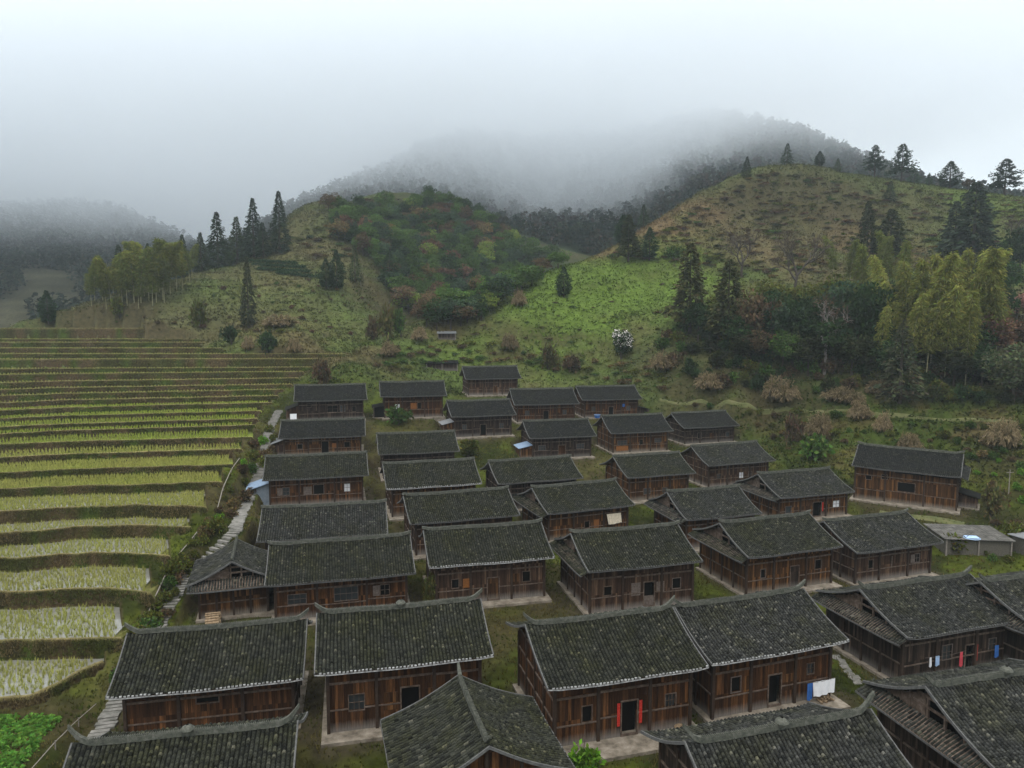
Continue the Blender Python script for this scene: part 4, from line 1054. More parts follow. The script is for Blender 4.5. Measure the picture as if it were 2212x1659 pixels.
def broadleaf(seed, h=9.0, rx=2.9, leaf=.5, lobes=16, per=95, name='broadleaf_tree', trunk=True, tone=(1, 1, 1), flowers=0.0, low=.32):
    r = np.random.default_rng(seed)
    root = empty(name, (0, 0, 0))
    zc, rz = h * (.5 + low / 2), h * (1 - low) / 2 * .85
    c, s = blobs(r, lobes, rx, rz, zc)
    mb = MB(); n = 6
    mb.tube(np.c_[np.cumsum(r.normal(0, .05, (n, 2)), 0), np.linspace(-.2, zc, n)], np.linspace(.02 * h + .05, .05, n), 6)
    for q in c[:7]:
        a = np.array([0, 0, zc * r.uniform(.45, .8)]); mb.tube([a, a * .5 + q * .5 + r.normal(0, .15, 3), q], [.02 * h * .5, .05, .025], 4)
    mb.build('trunk' if trunk else 'stem', M['bark'], root)
    P, D, cl = [], [], []
    for q, sz in zip(c, s):
        d = r.normal(0, 1, (per, 3)); d[:, 2] = np.abs(d[:, 2]) * .9 - .25; d /= np.linalg.norm(d, axis=1)[:, None]
        P.append(q + d * sz * r.uniform(.5, 1.08, (per, 1))); D.append(d + r.normal(0, .8, (per, 3)))
        cl.append(np.full(per, r.uniform(.7, 1.25)))
    P, D, cl = np.concatenate(P), np.concatenate(D), np.concatenate(cl)
    V, F = leaf_cloud(P, D, leaf, .62, r, .1)
    cc = np.repeat(cl * r.uniform(.7, 1.3, len(P)), 4)[:, None] * np.array(tone) * np.repeat(1 + r.normal(0, .10, (len(P), 3)), 4, 0)
    crown('crown', V, F, cc, root)
    if flowers:
        k = r.uniform(size=len(P)) < flowers; k &= P[:, 2] > zc - rz * .3
        V, F = leaf_cloud(P[k] * np.array([1.06, 1.06, 1.05]), D[k], leaf * .55, .9, r)
        obj('blossom', np_mesh('blossom', V, F, [M['blossom']]), root)
    return root

def shrub(seed, rx=1.0, hz=1.1, leaf=.26, lobes=9, per=70, name='shrub', tone=(1, 1, 1), stems=True):
    r = np.random.default_rng(seed); root = empty(name, (0, 0, 0))
    P, D, cl = [], [], []
    for i in range(lobes):
        a = r.uniform(0, 6.28); q = np.array([math.cos(a), math.sin(a), 0]) * rx * r.uniform(.0, .75); q[2] = hz * r.uniform(.2, .72)
        d = r.normal(0, 1, (per, 3)); d[:, 2] = np.abs(d[:, 2]) - .3; d /= np.linalg.norm(d, axis=1)[:, None]
        P.append(q + d * np.array([rx, rx, hz]) * r.uniform(.18, .42, (per, 1))); D.append(d + r.normal(0, .9, (per, 3)) + np.array([0, 0, .5])); cl.append(np.full(per, r.uniform(.65, 1.3)))
    P, D, cl = np.concatenate(P), np.concatenate(D), np.concatenate(cl)
    P[:, 2] = np.maximum(P[:, 2], -.05)
    V, F = leaf_cloud(P, D, leaf, .55, r, .1)
    cc = np.repeat(cl * r.uniform(.65, 1.35, len(P)), 4)[:, None] * np.array(tone) * np.repeat(1 + r.normal(0, .12, (len(P), 3)), 4, 0)
    crown('foliage', V, F, cc, root)
    mb = MB()
    for i in range(5): mb.tube([(0, 0, -.1), r.normal(0, .2, 3) * rx + np.array([0, 0, hz * .4]), r.normal(0, .4, 3) * rx + np.array([0, 0, hz * .75])], [.04, .03, .012], 4)
    mb.build('stem', M['bark'], root)
    return root

def bamboo(seed, h=13.0):
    r = np.random.default_rng(seed); root = empty('bamboo', (0, 0, 0))
    n = 14; t = np.linspace(0, 1, n); a = r.uniform(0, 6.28); lean = r.uniform(.05, .2) * h
    path = np.stack([np.cos(a) * lean * t ** 2.6, np.sin(a) * lean * t ** 2.6, h * (t - .06 * t ** 4)], 1)
    mb = MB(); mb.tube(path, np.linspace(.075, .015, n), 6); mb.build('culm', M['culm'], root)
    P, D, cl = [], [], []
    m = 230
    for b in range(m):
        f = .34 + .66 * (b + r.uniform()) / m; g = (f - .34) / .66
        base = np.array([np.interp(f, t, path[:, i]) for i in range(3)])
        R_ = h * .105 * (math.sin(math.pi * min(1, g * .72 + .2)) ** .8) * (1 - .55 * g ** 2) * r.uniform(.5, 1.2)
        az_ = b * 2.399 + r.normal(0, .4); o = np.array([math.cos(az_), math.sin(az_), 0])
        k = 10; tt = r.uniform(.1, 1, k)
        P.append(base + o * (R_ * tt)[:, None] + np.array([0, 0, 1.]) * (R_ * (.55 * tt - .75 * tt ** 2))[:, None] + r.normal(0, .12, (k, 3)))
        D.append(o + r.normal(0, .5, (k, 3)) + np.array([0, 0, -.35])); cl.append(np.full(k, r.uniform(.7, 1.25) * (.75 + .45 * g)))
    P, D, cl = np.concatenate(P), np.concatenate(D), np.concatenate(cl)
    V, F = leaf_cloud(P, D, .5, .22, r, .2)
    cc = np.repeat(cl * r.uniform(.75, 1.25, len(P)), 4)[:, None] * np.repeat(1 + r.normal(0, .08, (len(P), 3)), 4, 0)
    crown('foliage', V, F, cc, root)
    return root

def bare_tree(seed, h=10.0, spread=.62, name='bare_tree', bark='bark', haze=0, up=.55):
    r = np.random.default_rng(seed); root = empty(name, (0, 0, 0)); mb = MB(); tips = []
    def grow(p, d, L, rad, lvl):
        q = p + d * L * .5 + r.normal(0, .03 * L, 3); e_ = p + d * L
        mb.tube([p, q, e_], [rad, rad * .85, rad * .66], 5 if lvl < 2 else 3)
        if lvl >= 5: tips.append((e_, d)); return
        for i in range(3 if lvl < 3 else 2):
            a = r.normal(0, 1, 3); a -= a.dot(d) * d; a /= np.linalg.norm(a)
            nd_ = d * (1 - spread * .5) + a * spread * r.uniform(.6, 1.2) + np.array([0, 0, up * .3]); nd_ /= np.linalg.norm(nd_)
            grow(e_ if i else q * .4 + e_ * .6, nd_, L * r.uniform(.62, .82), rad * .66, lvl + 1)
    grow(np.array([0, 0, -.2]), np.array([r.normal(0, .04), r.normal(0, .04), 1.]), h * .30, h * .028, 0)
    t = mb.build('trunk', M[bark], root)
    P = np.array([a for a, b in tips]); D = np.array([b for a, b in tips])
    P = np.repeat(P, 4, 0) + r.normal(0, .12, (len(P) * 4, 3)); D = np.repeat(D, 4, 0) + r.normal(0, .45, (len(D) * 4, 3))
    V, F = leaf_cloud(P, D, h * .085, .09, r)
    crown('crown', V, F, np.full((len(V), 3), 1.0) * np.array((.062, .046, .034)), root)
    if haze:
        k = r.uniform(size=len(P)) < haze; V, F = leaf_cloud(P[k], D[k], .3, .6, r)
        crown('foliage', V, F, col_jit(k.sum(), r, .6, 1.4, (.10, .065, .035)), root)
    return root

def dry_clump(seed, rad=1.6, h=1.9, name='silver_grass_clump'):
    """Arching grass: leaves from several stools, feathery seed heads hanging outwards."""
    r = np.random.default_rng(seed); root = empty(name, (0, 0, 0))
    st = np.c_[r.normal(0, .42 * rad, (7, 2)), np.zeros(7)]; n = 620
    s_ = r.integers(0, 7, n); a = r.uniform(0, 6.28, n); le = r.uniform(.1, 1.0, n) ** .8
    o = np.stack([np.cos(a), np.sin(a), 0 * a], 1); p0 = st[s_] + o * (.12 * rad * r.uniform(0, 1, (n, 1)))
    hh = h * r.uniform(.45, 1.1, n) * (1.05 - .3 * np.hypot(st[s_, 0], st[s_, 1]) / rad)
    t = np.linspace(0, 1, 5); V, F = [], []
    arc = lambda q: p0 + o * ((le * .62 * rad) * q ** 1.5)[:, None] + np.array([0, 0, 1.]) * (hh * (1.55 * q - .95 * le * q ** 2.2 - .2 * q ** 2))[:, None]
    P = np.stack([arc(q) for q in t], 1)
    sd = np.stack([-o[:, 1], o[:, 0], 0 * a], 1)[:, None, :] * (np.array([.018, .028, .026, .02, .004]) * 1.2)[None, :, None]
    V = np.stack([P - sd, P + sd], 2).reshape(-1, 3); b = np.arange(n)[:, None] * 10
    F = np.concatenate([b + np.array([[2 * i, 2 * i + 1, 2 * i + 3, 2 * i + 2]]) for i in range(4)])
    base = np.where((r.uniform(size=n) < .4)[:, None], np.array((.075, .075, .028)), np.array((.15, .115, .058))) * r.uniform(.5, 1.4, (n, 1))
    crown('blades', V, F, np.repeat(base, 10, 0), root)
    k = r.uniform(size=n) < .75; E_ = P[k][:, 4]; d = P[k][:, 4] - P[k][:, 3]; m = k.sum()
    Q = np.repeat(E_, 9, 0) + r.normal(0, .05, (m * 9, 3)) - np.repeat(d, 9, 0) * r.uniform(0, 1.2, (m * 9, 1)); D = np.repeat(d, 9, 0) * 2 + r.normal(0, .12, (m * 9, 3)) + np.array([0, 0, -.12])
    V, F = leaf_cloud(Q, D, .26, .22, r, .3)
    crown('foliage', V, F, np.repeat(np.array((.205, .158, .09)) * r.uniform(.55, 1.35, (m * 9, 1)), 4, 0), root)
    return root

M['blossom'] = plain('white_blossom', (.75, .70, .68))
M['culm'] = mat_noise('bamboo_culm', [(.10, .105, .05), (.20, .19, .10), (.26, .23, .14)], 3.0, .6)

# first of each kind; every one of these is set down in the scene below
PROTO = {
 'spire': [conifer(11 + i, 16, 2.7, .05, 'spire', 210, 11, .85, .5, .3, 'fir_tree') for i in range(3)],
 'ovoid': [conifer(31 + i, 8, 1.75, .10, 'ovoid', 190, 15, .5, .05, .15, 'cypress_tree', .5) for i in range(2)],
 'cone': [conifer(41 + i, 9, 2.3, .08, 'cone', 150, 10, .6, .3, .3, 'conifer') for i in range(2)],
 'tier': [conifer(51 + i, 10, 2.9, .22, 'tier', 130, 19, .66, .1, .35, 'pine_tree', .46) for i in range(3)],
 'ragged': [conifer(61 + i, 15, 3.4, .16, 'ragged', 175, 17, .85, .25, .3, 'cedar_tree', .55) for i in range(3)],
 'broad': [broadleaf(71 + i, 8, 2.9, .5, 22, 80, low=.12 if i % 2 else .22) for i in range(5)],
 'bush': [shrub(81 + i) for i in range(5)],
 'bamboo': [bamboo(91 + i) for i in range(5)],
 'bare': [bare_tree(101 + i, 10, .62, up=.5) for i in range(2)],
 'sparse': [bare_tree(111, 11, .75, 'leafless_tree', 'palebark', .35, .2)],
 'dry': [dry_clump(121 + i) for i in range(4)],
 'flower': [broadleaf(131, 5.0, 2.0, .34, 16, 110, 'flowering_shrub', False, flowers=.5, low=.05)],
}
H0 = {'spire': 16, 'ovoid': 8, 'cone': 9, 'tier': 10, 'ragged': 15, 'broad': 8, 'bush': 1.1, 'bamboo': 12.4, 'bare': 10, 'sparse': 10, 'dry': 1.9, 'flower': 5.0}
W0 = {'spire': 5.0, 'ovoid': 3.5, 'cone': 4.4, 'tier': 5.6, 'ragged': 6.0, 'broad': 6.2, 'bush': 2.3, 'bamboo': 3.6, 'bare': 9, 'sparse': 9, 'dry': 3.6, 'flower': 4.4}
USED = set()
def set_down(kind, pos, h, w=None, label='', cat='tree', group=None, tone=(1, 1, 1), var=None, rz=None):
    P_ = PROTO[kind]; i = (random.randrange(len(P_)) if var is None else var % len(P_))
    s = h / H0[kind]; sw = (w / W0[kind]) if w else s
    rz = random.uniform(0, 6.28) if rz is None else rz
    first = (kind, i) not in USED
    if first:
        o = P_[i]; o.location = pos; o.rotation_euler = (0, 0, rz); o.scale = (sw, sw, s); USED.add((kind, i))
    else: o = copy_tree(P_[i], pos, rz, (sw, sw, s))
    tag(o, label, cat, group)
    if first and not group and 'group' in o: del o['group']
    if not first and not group and 'group' in o: del o['group']
    q = random.uniform(.78, 1.22)
    for c in o.children: c.color = (tone[0] * q, tone[1] * q, tone[2] * q, 1)
    return o
TINT = {'fir': (.021, .034, .017), 'fir2': (.030, .042, .017), 'pine': (.021, .034, .019), 'cyp': (.018, .036, .015), 'dark': (.022, .027, .010), 'olive': (.070, .078, .016), 'bam': (.150, .160, .036),
        'bam2': (.105, .122, .030), 'green': (.046, .080, .019), 'deep': (.022, .040, .014), 'lime': (.105, .140, .026), 'rust': (.090, .052, .032), 'tan': (.115, .086, .036), 'brown': (.072, .052, .028), 'bluegreen': (.033, .054, .028), 'one': (1, 1, 1), 'bright': (.085, .175, .018)}
def tree(kind, u, vb, hp, wp=None, label='', tone='fir', group=None, cat='tree', var=None, sink=.1):
    x, y, z = hit(u, vb); k = y * CP / FPX * 1.0
    return set_down(kind, (x, y, z - sink), hp * k, wp * k if wp else None, label, cat, group, TINT[tone] if isinstance(tone, str) else tone, var)
# ------------------------------------------------------------------ trees one can tell apart: where the foot stands, height and width as measured
T = tree
FG = 'tall firs on the crest of the terraced spur'
T('spire', 605, 548, 132, 44, 'tallest slender fir of the crest row, nearest the back mountain', 'fir', FG, var=0)
T('spire', 549, 556, 124, 46, 'fir with an open feathery tip beside the tallest crest fir', 'fir', FG, var=1)
T('spire', 570, 556, 74, 34, 'short blunt fir tucked between the two tallest crest firs', 'fir', FG, var=2)
T('spire', 512, 566, 102, 44, 'paler olive fir in the middle of the crest row', 'fir2', FG, var=2)
T('spire', 471, 562, 120, 50, 'broad dark fir with a gappy spire, first of the crest firs after the bamboo', 'fir', FG, var=1)
T('spire', 434, 572, 86, 36, 'yellowish thin fir between the bamboo grove and the broad fir', 'fir2', FG, var=0)
T('spire', 396, 580, 92, 32, 'thin fir whose top stands out behind the bamboo grove', 'fir', FG, var=1)
T('cone', 322, 600, 94, 34, 'small pointed fir tip rising over the middle of the spur bamboo', 'fir', FG, var=0)
T('cone', 260, 622, 102, 46, 'dark fir tip rising over the far end of the spur bamboo', 'fir', FG, var=1)
T('ovoid', 105, 703, 74, 32, 'waisted dark cypress alone at the upper edge of the terraces', 'cyp', var=0)
T('spire', 537, 708, 152, 34, 'thin ragged fir standing alone on the terraced spur', (.034, .040, .020), var=2)
T('bush', 433, 710, 56, 46, 'round green bush-like tree beside the thin lone fir', 'olive', cat='bush')
T('ovoid', 728, 628, 86, 34, 'taller of the touching cypress pair on the spur', 'cyp', var=1)
T('ovoid', 705, 626, 66, 30, 'shorter of the touching cypress pair on the spur', 'cyp', var=0)
T('cone', 767, 612, 82, 30, 'pointed conifer with a clear stem beside the cypress pair', 'fir2', var=0)
T('ovoid', 842, 618, 74, 38, 'dark conifer at the edge of the valley wood', 'deep', var=1)
SG = 'conifers on the upper face of the spur'
for u, v, h, w in ((728, 515, 58, 34), (752, 520, 44, 40), (792, 530, 60, 34), (768, 528, 50, 34), (812, 545, 64, 40), (826, 552, 56, 36), (842, 560, 50, 36)):
    T('cone', u, v, h, w, 'dark conifer in the loose stand high on the spur face', 'bluegreen', SG)
T('ovoid', 1218, 643, 66, 31, 'trim egg-shaped cypress alone in the bright pasture', 'cyp', var=0)
T('ovoid', 1403, 563, 70, 35, 'pointed egg-shaped cypress at the upper pasture edge', 'cyp', var=1)
T('ragged', 1357, 566, 100, 46, 'many-lobed conifer beside the pointed cypress at the pasture edge', 'dark', var=0)
T('ovoid', 1345, 530, 64, 34, 'blunt conifer crown leaning on the many-lobed conifer', 'cyp', var=0)
T('cone', 1390, 492, 50, 26, 'small conifer on the russet crest above the pasture cypresses', 'fir', var=0)
T('ovoid', 1022, 672, 64, 44, 'rust-tipped conifer on the valley rim of the pasture', 'cyp', var=1)
T('bush', 1040, 694, 46, 40, 'round bush at the foot of the rust-tipped conifer', 'green', cat='bush')
T('ragged', 1490, 722, 194, 80, 'ragged conifer with clumpy crown and bare stem at the start of the wood', (.040, .042, .016), var=1)
T('ragged', 1572, 746, 182, 86, 'bushy conifer with a pale lower trunk, second along the wood edge', (.040, .044, .016), var=2)
T('ragged', 1872, 560, 122, 46, 'dark lobed conifer behind the bamboo crest', 'dark', var=0)
T('ragged', 1920, 560, 106, 64, 'broad dark conifer next to the lobed one behind the bamboo', 'dark', var=2)
T('ragged', 2102, 570, 172, 92, 'biggest dark conifer high on the slope behind the bamboo', (.028, .040, .024), var=1)
T('ragged', 2060, 560, 122, 60, 'dark conifer leaning on the biggest one behind the bamboo', (.028, .040, .024), var=0)
T('cone', 1922, 437, 44, 29, 'lone conifer on the open slope below the crest pines', 'fir', var=1)
T('cone', 1613, 384, 44, 24, 'narrow conifer where the crest meets the foggy mountain', 'fir', var=0)
T('cone', 1700, 354, 44, 27, 'conifer on the highest point of the pasture hill', 'fir', var=1)
T('ovoid', 1770, 359, 32, 20, 'short-stemmed small conifer, next along the crest from the highest one', 'fir', var=0)
T('cone', 1809, 370, 28, 18, 'squat conifer on the crest before the open pines', 'fir2', var=0)
T('tier', 1889, 377, 66, 44, 'open tiered pine, first of the crest pair of pines', 'pine', var=0)
T('tier', 1947, 387, 78, 52, 'open tiered pine with a long bare stem, second of the crest pair', 'pine', var=1)
T('cone', 1975, 394, 32, 30, 'fuzzy low conifer on the crest below the bare-stemmed pine', 'bluegreen', var=0)
T('cone', 2007, 395, 26, 16, 'tiny conifer on the crest between the fuzzy and the dense one', 'bluegreen', var=1)
T('ovoid', 2052, 400, 56, 42, 'dense dark conifer with a short stem on the crest', 'pine', var=1)
T('tier', 2170, 412, 76, 60, 'broad tiered pine at the end of the crest', 'pine', var=2)
T('broad', 2090, 408, 26, 22, 'thin leafy sapling on the crest between dense conifer and broad pine', 'brown', var=0)
T('bare', 1716, 640, 158, 120, 'large leafless tree with dark forked trunk in front of the slope', 'one', var=0)
T('bare', 1602, 600, 118, 100, 'leafless tree with brown twig haze behind the bushy conifer', 'one', var=1)
T('sparse', 1780, 808, 182, 112, 'leafless tree with pale straight trunk in front of the dark wood', 'one')
T('flower', 1340, 778, 68, 54, 'round shrub covered in white blossom at the pasture foot', 'deep', cat='shrub')
T('cone', 1943, 872, 176, 98, 'wide brown-green conifer standing before the bamboo', (.045, .050, .026), var=1)
T('broad', 2188, 872, 132, 110, 'pale round leafy tree at the end of the wood', (.085, .10, .05), var=1)
T('broad', 2150, 790, 120, 96, 'reddish leafy tree beside the bamboo', 'rust', var=2)
T('broad', 2196, 690, 60, 74, 'pinkish tree crown at the photo edge above the pale round tree', (.16, .09, .07), var=3)
T('broad', 2200, 610, 120, 80, 'dark leafy tree at the photo edge below the broad pine', 'deep', var=4)
T('bare', 2195, 545, 90, 90, 'grey leafless tree at the photo edge on the open slope', 'one', var=1)
EV = 'evergreen trees of the dark wood'
for u, v, h, w, t in ((1635, 770, 150, 90, 'brown'), (1668, 760, 140, 90, 'deep'), (1700, 772, 130, 90, 'bluegreen'), (1735, 780, 140, 86, 'deep'), (1762, 760, 130, 80, 'deep'), (1820, 770, 172, 110, 'bluegreen'),
                      (1850, 780, 170, 100, 'deep'), (1800, 800, 130, 90, 'deep'), (1880, 790, 190, 84, 'deep'), (1690, 800, 90, 80, 'green'), (1640, 790, 80, 76, 'brown'), (1590, 770, 96, 70, 'deep'), (1508, 740, 90, 62, 'deep'),
                      (1910, 800, 120, 80, 'deep'), (1985, 800, 120, 90, 'deep'), (2040, 800, 110, 90, 'deep'), (2100, 800, 110, 90, 'deep'), (1740, 690, 80, 70, 'olive'), (1660, 690, 90, 80, 'olive'), (1800, 680, 90, 80, 'olive'), (1560, 700, 70, 60, 'olive'), (2170, 650, 90, 80, 'deep'), (1925, 830, 100, 90, 'deep'), (2060, 836, 90, 90, 'dark'), (2120, 836, 90, 80, 'deep'), (1840, 815, 100, 90, 'dark'), (1745, 812, 90, 80, 'dark'), (1620, 795, 80, 80, 'dark'), (2010, 760, 170, 90, 'deep'), (2090, 740, 180, 90, 'deep'), (1950, 740, 150, 80, 'deep'), (2150, 730, 150, 90, 'deep'), (2212, 780, 100, 90, 'brown')):
    T('broad', u, v, h, w, 'leafy evergreen crowded into the dark wood beside the bamboo', t, EV)
BG = 'bamboo of the grove beside the dark wood'
for u, v, h in ((1858, 700, 170), (1895, 660, 150), (1918, 650, 150), (1945, 690, 170), (1905, 740, 190), (1880, 770, 160), (1955, 760, 200), (1985, 780, 220), (2010, 790, 240), (2035, 780, 230), (2060, 800, 250),
                (2085, 790, 250), (2105, 780, 240), (2130, 790, 252), (2150, 800, 220), (2120, 760, 220), (2070, 750, 210), (2020, 740, 180), (1965, 820, 190), (1925, 800, 150), (1900, 810, 150), (2000, 830, 200), (2040, 828, 210), (2085, 832, 210), (2140, 740, 190), (1835, 640, 120), (1800, 620, 110)):
    T('bamboo', u, v, h, None, 'yellow-green bamboo plume in the grove beside the dark wood', 'bam' if v > 700 else 'bam2', BG, 'bamboo')
LB = 'bamboo of the grove on the terraced spur'
for u, v, h in ((205, 655, 96), (222, 650, 98), (240, 660, 100), (258, 652, 106), (275, 662, 104), (290, 655, 112), (305, 660, 122), (322, 650, 128), (338, 655, 132), (352, 648, 130), (368, 640, 116), (382, 632, 106), (395, 628, 98), (410, 612, 84), (230, 672, 78), (265, 668, 84), (330, 662, 84), (355, 655, 96), (300, 668, 76), (198, 668, 70), (245, 640, 100), (312, 640, 116), (345, 632, 112), (415, 600, 70)):
    T('bamboo', u, v, h, h * .42, 'mustard-green bamboo plume in the grove on the terraced spur', 'bam2' if (u + v) % 3 else 'bam', LB, 'bamboo')
for u, v, h, w, l, cat in ((1438, 800, 42, 64, 'pale dry grass clump below the blossom shrub', 0), (1530, 842, 38, 66, 'russet dry grass clump between blossom shrub and field path', 0), (1682, 868, 55, 84, 'largest feathery grass clump above the field path', 0),
    (1772, 945, 55, 70, 'drooping grass clump beside blue-green leaves below the field path', 0), (1912, 934, 44, 46, 'small rounded grass clump alone below the field path', 0), (1962, 972, 40, 56, 'dull grass clump above the broad house roof', 0), (2172, 966, 64, 84, 'big straw-topped grass clump at the photo edge', 0),
    (1122, 662, 34, 38, 'orange-brown grass clump on the pasture near the valley rim', 0), (908, 735, 30, 44, 'russet grass clump beside the little field hut', 0), (1100, 756, 36, 42, 'brown thin grass clump above the topmost house', 0), (836, 770, 32, 50, 'russet grass clump at the valley mouth below the pasture', 0),
    (540, 756, 32, 30, 'pinkish grass clump between two bushes above the terraces', 0), (632, 764, 32, 36, 'pinkish grass clump beside the dark bush above the terraces', 0), (612, 706, 28, 80, 'wide straw-brown grass clump on the spur by the lone fir', 0), (1008, 690, 30, 40, 'tan grass clump along the valley rim', 0),
    (1850, 905, 40, 60, 'grey-green drooping grass clump beside the small rounded one', 0), (1820, 868, 36, 80, 'faded grass clump under the dark wood', 0), (1900, 852, 34, 60, 'faded brown grass clump before the wide conifer', 0)):
    T('dry', u, v, h * .9, w * .95, l, 'one', cat='grass clump')
for u, v, h, w, t, l in ((500, 745, 36, 50, 'deep', 'dark bush above the terraces beside a pinkish grass clump'), (578, 762, 44, 56, 'deep', 'dark bush between the two pinkish grass clumps'), (838, 738, 74, 62, (.09, .085, .03), 'tall olive bush at the valley mouth'),
    (866, 730, 56, 44, 'green', 'green bush behind the tall olive bush'), (806, 735, 48, 40, 'brown', 'brown leafless bush beside the tall olive bush'), (1184, 800, 52, 54, (.055, .05, .02), 'dark round bush above the upper houses'), (1240, 805, 34, 60, 'brown', 'brown bush next to the dark round bush'),
    (258, 690, 40, 42, 'olive', 'yellowish bush under the spur bamboo'), (700, 838, 60, 54, 'brown', 'leafless grey bush behind the topmost terrace-row house'), (860, 918, 40, 74, 'green', 'green hedge bush between two upper houses'), (1012, 990, 36, 70, 'olive', 'mossy bush under the annex house'),
    (1268, 1672, 64, 110, 'bright', 'bright green bush at the foot of the red-couplet house'), (1712, 958, 60, 46, 'brown', 'grey-brown feathery bush behind the end-of-row house'), (1755, 992, 50, 90, 'green', 'green bush heap above the scrub edge house'), (930, 1308, 70, 50, (.10, .10, .03), 'yellowing bush before the closed-door house'),
    (2140, 1120, 70, 70, (.085, .075, .03), 'brown bush by the broad house end wall'), (2060, 1195, 40, 80, 'olive', 'olive bush against the grey shed'), (2190, 1180, 50, 60, 'olive', 'bush growing beside the grey shed posts'), (1455, 560, 24, 50, 'green', 'flat green scrub patch on the russet crest')):
    T('bush', u, v, h, w, l, t, cat='bush')

# plants that grow in masses but can still be counted
def in_poly(u, v, poly):
    c = False; n = len(poly)
    for i in range(n):
        (x1, y1), (x2, y2) = poly[i], poly[(i + 1) % n]
        if (y1 > v) != (y2 > v) and u < (x2 - x1) * (v - y1) / (y2 - y1) + x1: c = not c
    return c
def scatter(poly, n, gap, seed):
    r = random.Random(seed); us = [p[0] for p in poly]; vs = [p[1] for p in poly]; out = []
    for _ in range(n * 60):
        u, v = r.uniform(min(us), max(us)), r.uniform(min(vs), max(vs))
        if in_poly(u, v, poly) and all((u - a) ** 2 + (v - b) ** 2 * 2 > gap * gap for a, b in out): out.append((u, v))
        if len(out) >= n: break
    return sorted(out, key=lambda q: q[1])
SPU = scatter([(705, 462), (850, 455), (850, 548), (800, 540), (715, 520)], 26, 20, 33)
VT = 'broadleaved trees filling the valley between the two hills'
for u, v in SPU + scatter([(850, 470), (930, 432), (1010, 458), (1110, 522), (1215, 575), (1120, 640), (1010, 705), (930, 718), (860, 670), (830, 590), (770, 545), (830, 510)], 235, 15, 3):
    q = random.random()
    t = 'rust' if q < .04 else 'tan' if q < .08 else 'brown' if q < .15 else 'lime' if q < .18 else 'green' if q < .62 else 'bluegreen' if q < .82 else 'deep'
    x, y, z = hit(u, v)
    if y > 420 or y < 180: continue
    set_down('broad', (x, y, z - .2), random.uniform(5, 9.5), random.uniform(5, 9), {'rust': 'russet leafy tree among the green crowns of the valley wood', 'tan': 'tan leafy tree among the green crowns of the valley wood', 'brown': 'brown leafy tree among the green crowns of the valley wood', 'lime': 'pale yellow-green tree among the darker crowns of the valley wood'}.get(t, 'green leafy tree crowded into the valley wood between the hills'), 'tree', {'rust': 'russet trees of the valley wood', 'tan': 'tan trees of the valley wood', 'brown': 'brown trees of the valley wood', 'lime': 'pale trees of the valley wood'}.get(t, VT), tuple(c * 1.35 for c in TINT[t]))
SV, SF, SC, SN = [], [], [], 0
_bm = []
for q in PROTO['bush']:
    me = q.children[0].data; v = np.empty(len(me.vertices) * 3, np.float32); me.vertices.foreach_get('co', v)
    c = np.empty(len(me.vertices) * 4, np.float32); me.color_attributes['Col'].data.foreach_get('color', c); _bm.append((v.reshape(-1, 3), c.reshape(-1, 4)[:, :3]))
def scrub(poly, n, gap, seed, size, tones, flat=.75):
    """Low scrub that covers a slope: gathered into one mass."""
    global SN
    r = np.random.default_rng(seed)
    for u, v in scatter(poly, n, gap, seed):
        x, y, z = hit(u, v)
        if y < 150 and bool(house_mask(np.array([x]), np.array([y]), .3)[0]): continue
        V, c = _bm[int(r.integers(0, 5))]; k = np.repeat(r.uniform(size=len(V) // 4) < .45, 4); V, c = V[k], c[k]
        h = r.uniform(*size) / 1.1; w = h * r.uniform(1.2, 2.2); a = r.uniform(0, 6.28)
        q = np.stack([x + w * (V[:, 0] * np.cos(a) - V[:, 1] * np.sin(a)), y + w * (V[:, 0] * np.sin(a) + V[:, 1] * np.cos(a)), z - .08 + h * flat * V[:, 2]], 1)
        SV.append(q); SF.append(np.arange(len(q)).reshape(-1, 4) + SN); SC.append(c * np.array(TINT[tones[int(r.integers(0, len(tones)))]])); SN += len(q)
def bushes(poly, n, gap, seed, size, tones, label, group, kind='bush', flat=1.0):
    for u, v in scatter(poly, n, gap, seed):
        x, y, z = hit(u, v)
        if y < 150 and bool(house_mask(np.array([x]), np.array([y]), .3)[0]): continue
        h = random.uniform(*size)
        set_down(kind, (x, y, z - .1 * h), h * flat, h * random.uniform(1.3, 2.2), label, 'bush' if kind == 'bush' else 'grass clump', group, TINT[random.choice(tones)])
bushes([(1470, 715), (1600, 740), (1900, 775), (2230, 790), (2230, 880), (1900, 866), (1500, 835), (1400, 775)], 125, 16, 5, (1.2, 3.2), ['olive', 'dark', 'green', 'brown', 'deep', 'deep', 'dark'], 'tangled bush in the undergrowth along the foot of the wood', 'undergrowth bushes at the foot of the wood')
scrub([(1300, 560), (1640, 372), (1950, 400), (2230, 436), (2230, 560), (1960, 600), (1640, 600), (1500, 580)], 520, 8.5, 6, (.5, 1.6), ['olive', 'green', 'brown', 'tan', 'brown', 'olive', 'dark', 'rust'], .7)
scrub([(1060, 690), (1250, 640), (1440, 610), (1430, 740), (1150, 760), (1000, 740)], 30, 34, 7, (.4, .9), ['olive', 'brown', 'green'], .8)
scrub([(620, 520), (830, 415), (990, 480), (900, 520), (780, 560), (690, 560)], 84, 15, 8, (.8, 2.0), ['olive', 'green', 'bluegreen', 'tan', 'brown'], .8)
bushes([(430, 620), (700, 600), (880, 660), (780, 725), (480, 725), (180, 690), (380, 660)], 64, 17, 9, (.5, 1.4), ['olive', 'brown', 'tan', 'green', 'rust'], 'low bush on the old terraces of the spur', 'bushes on the old terraces of the spur', flat=.8)
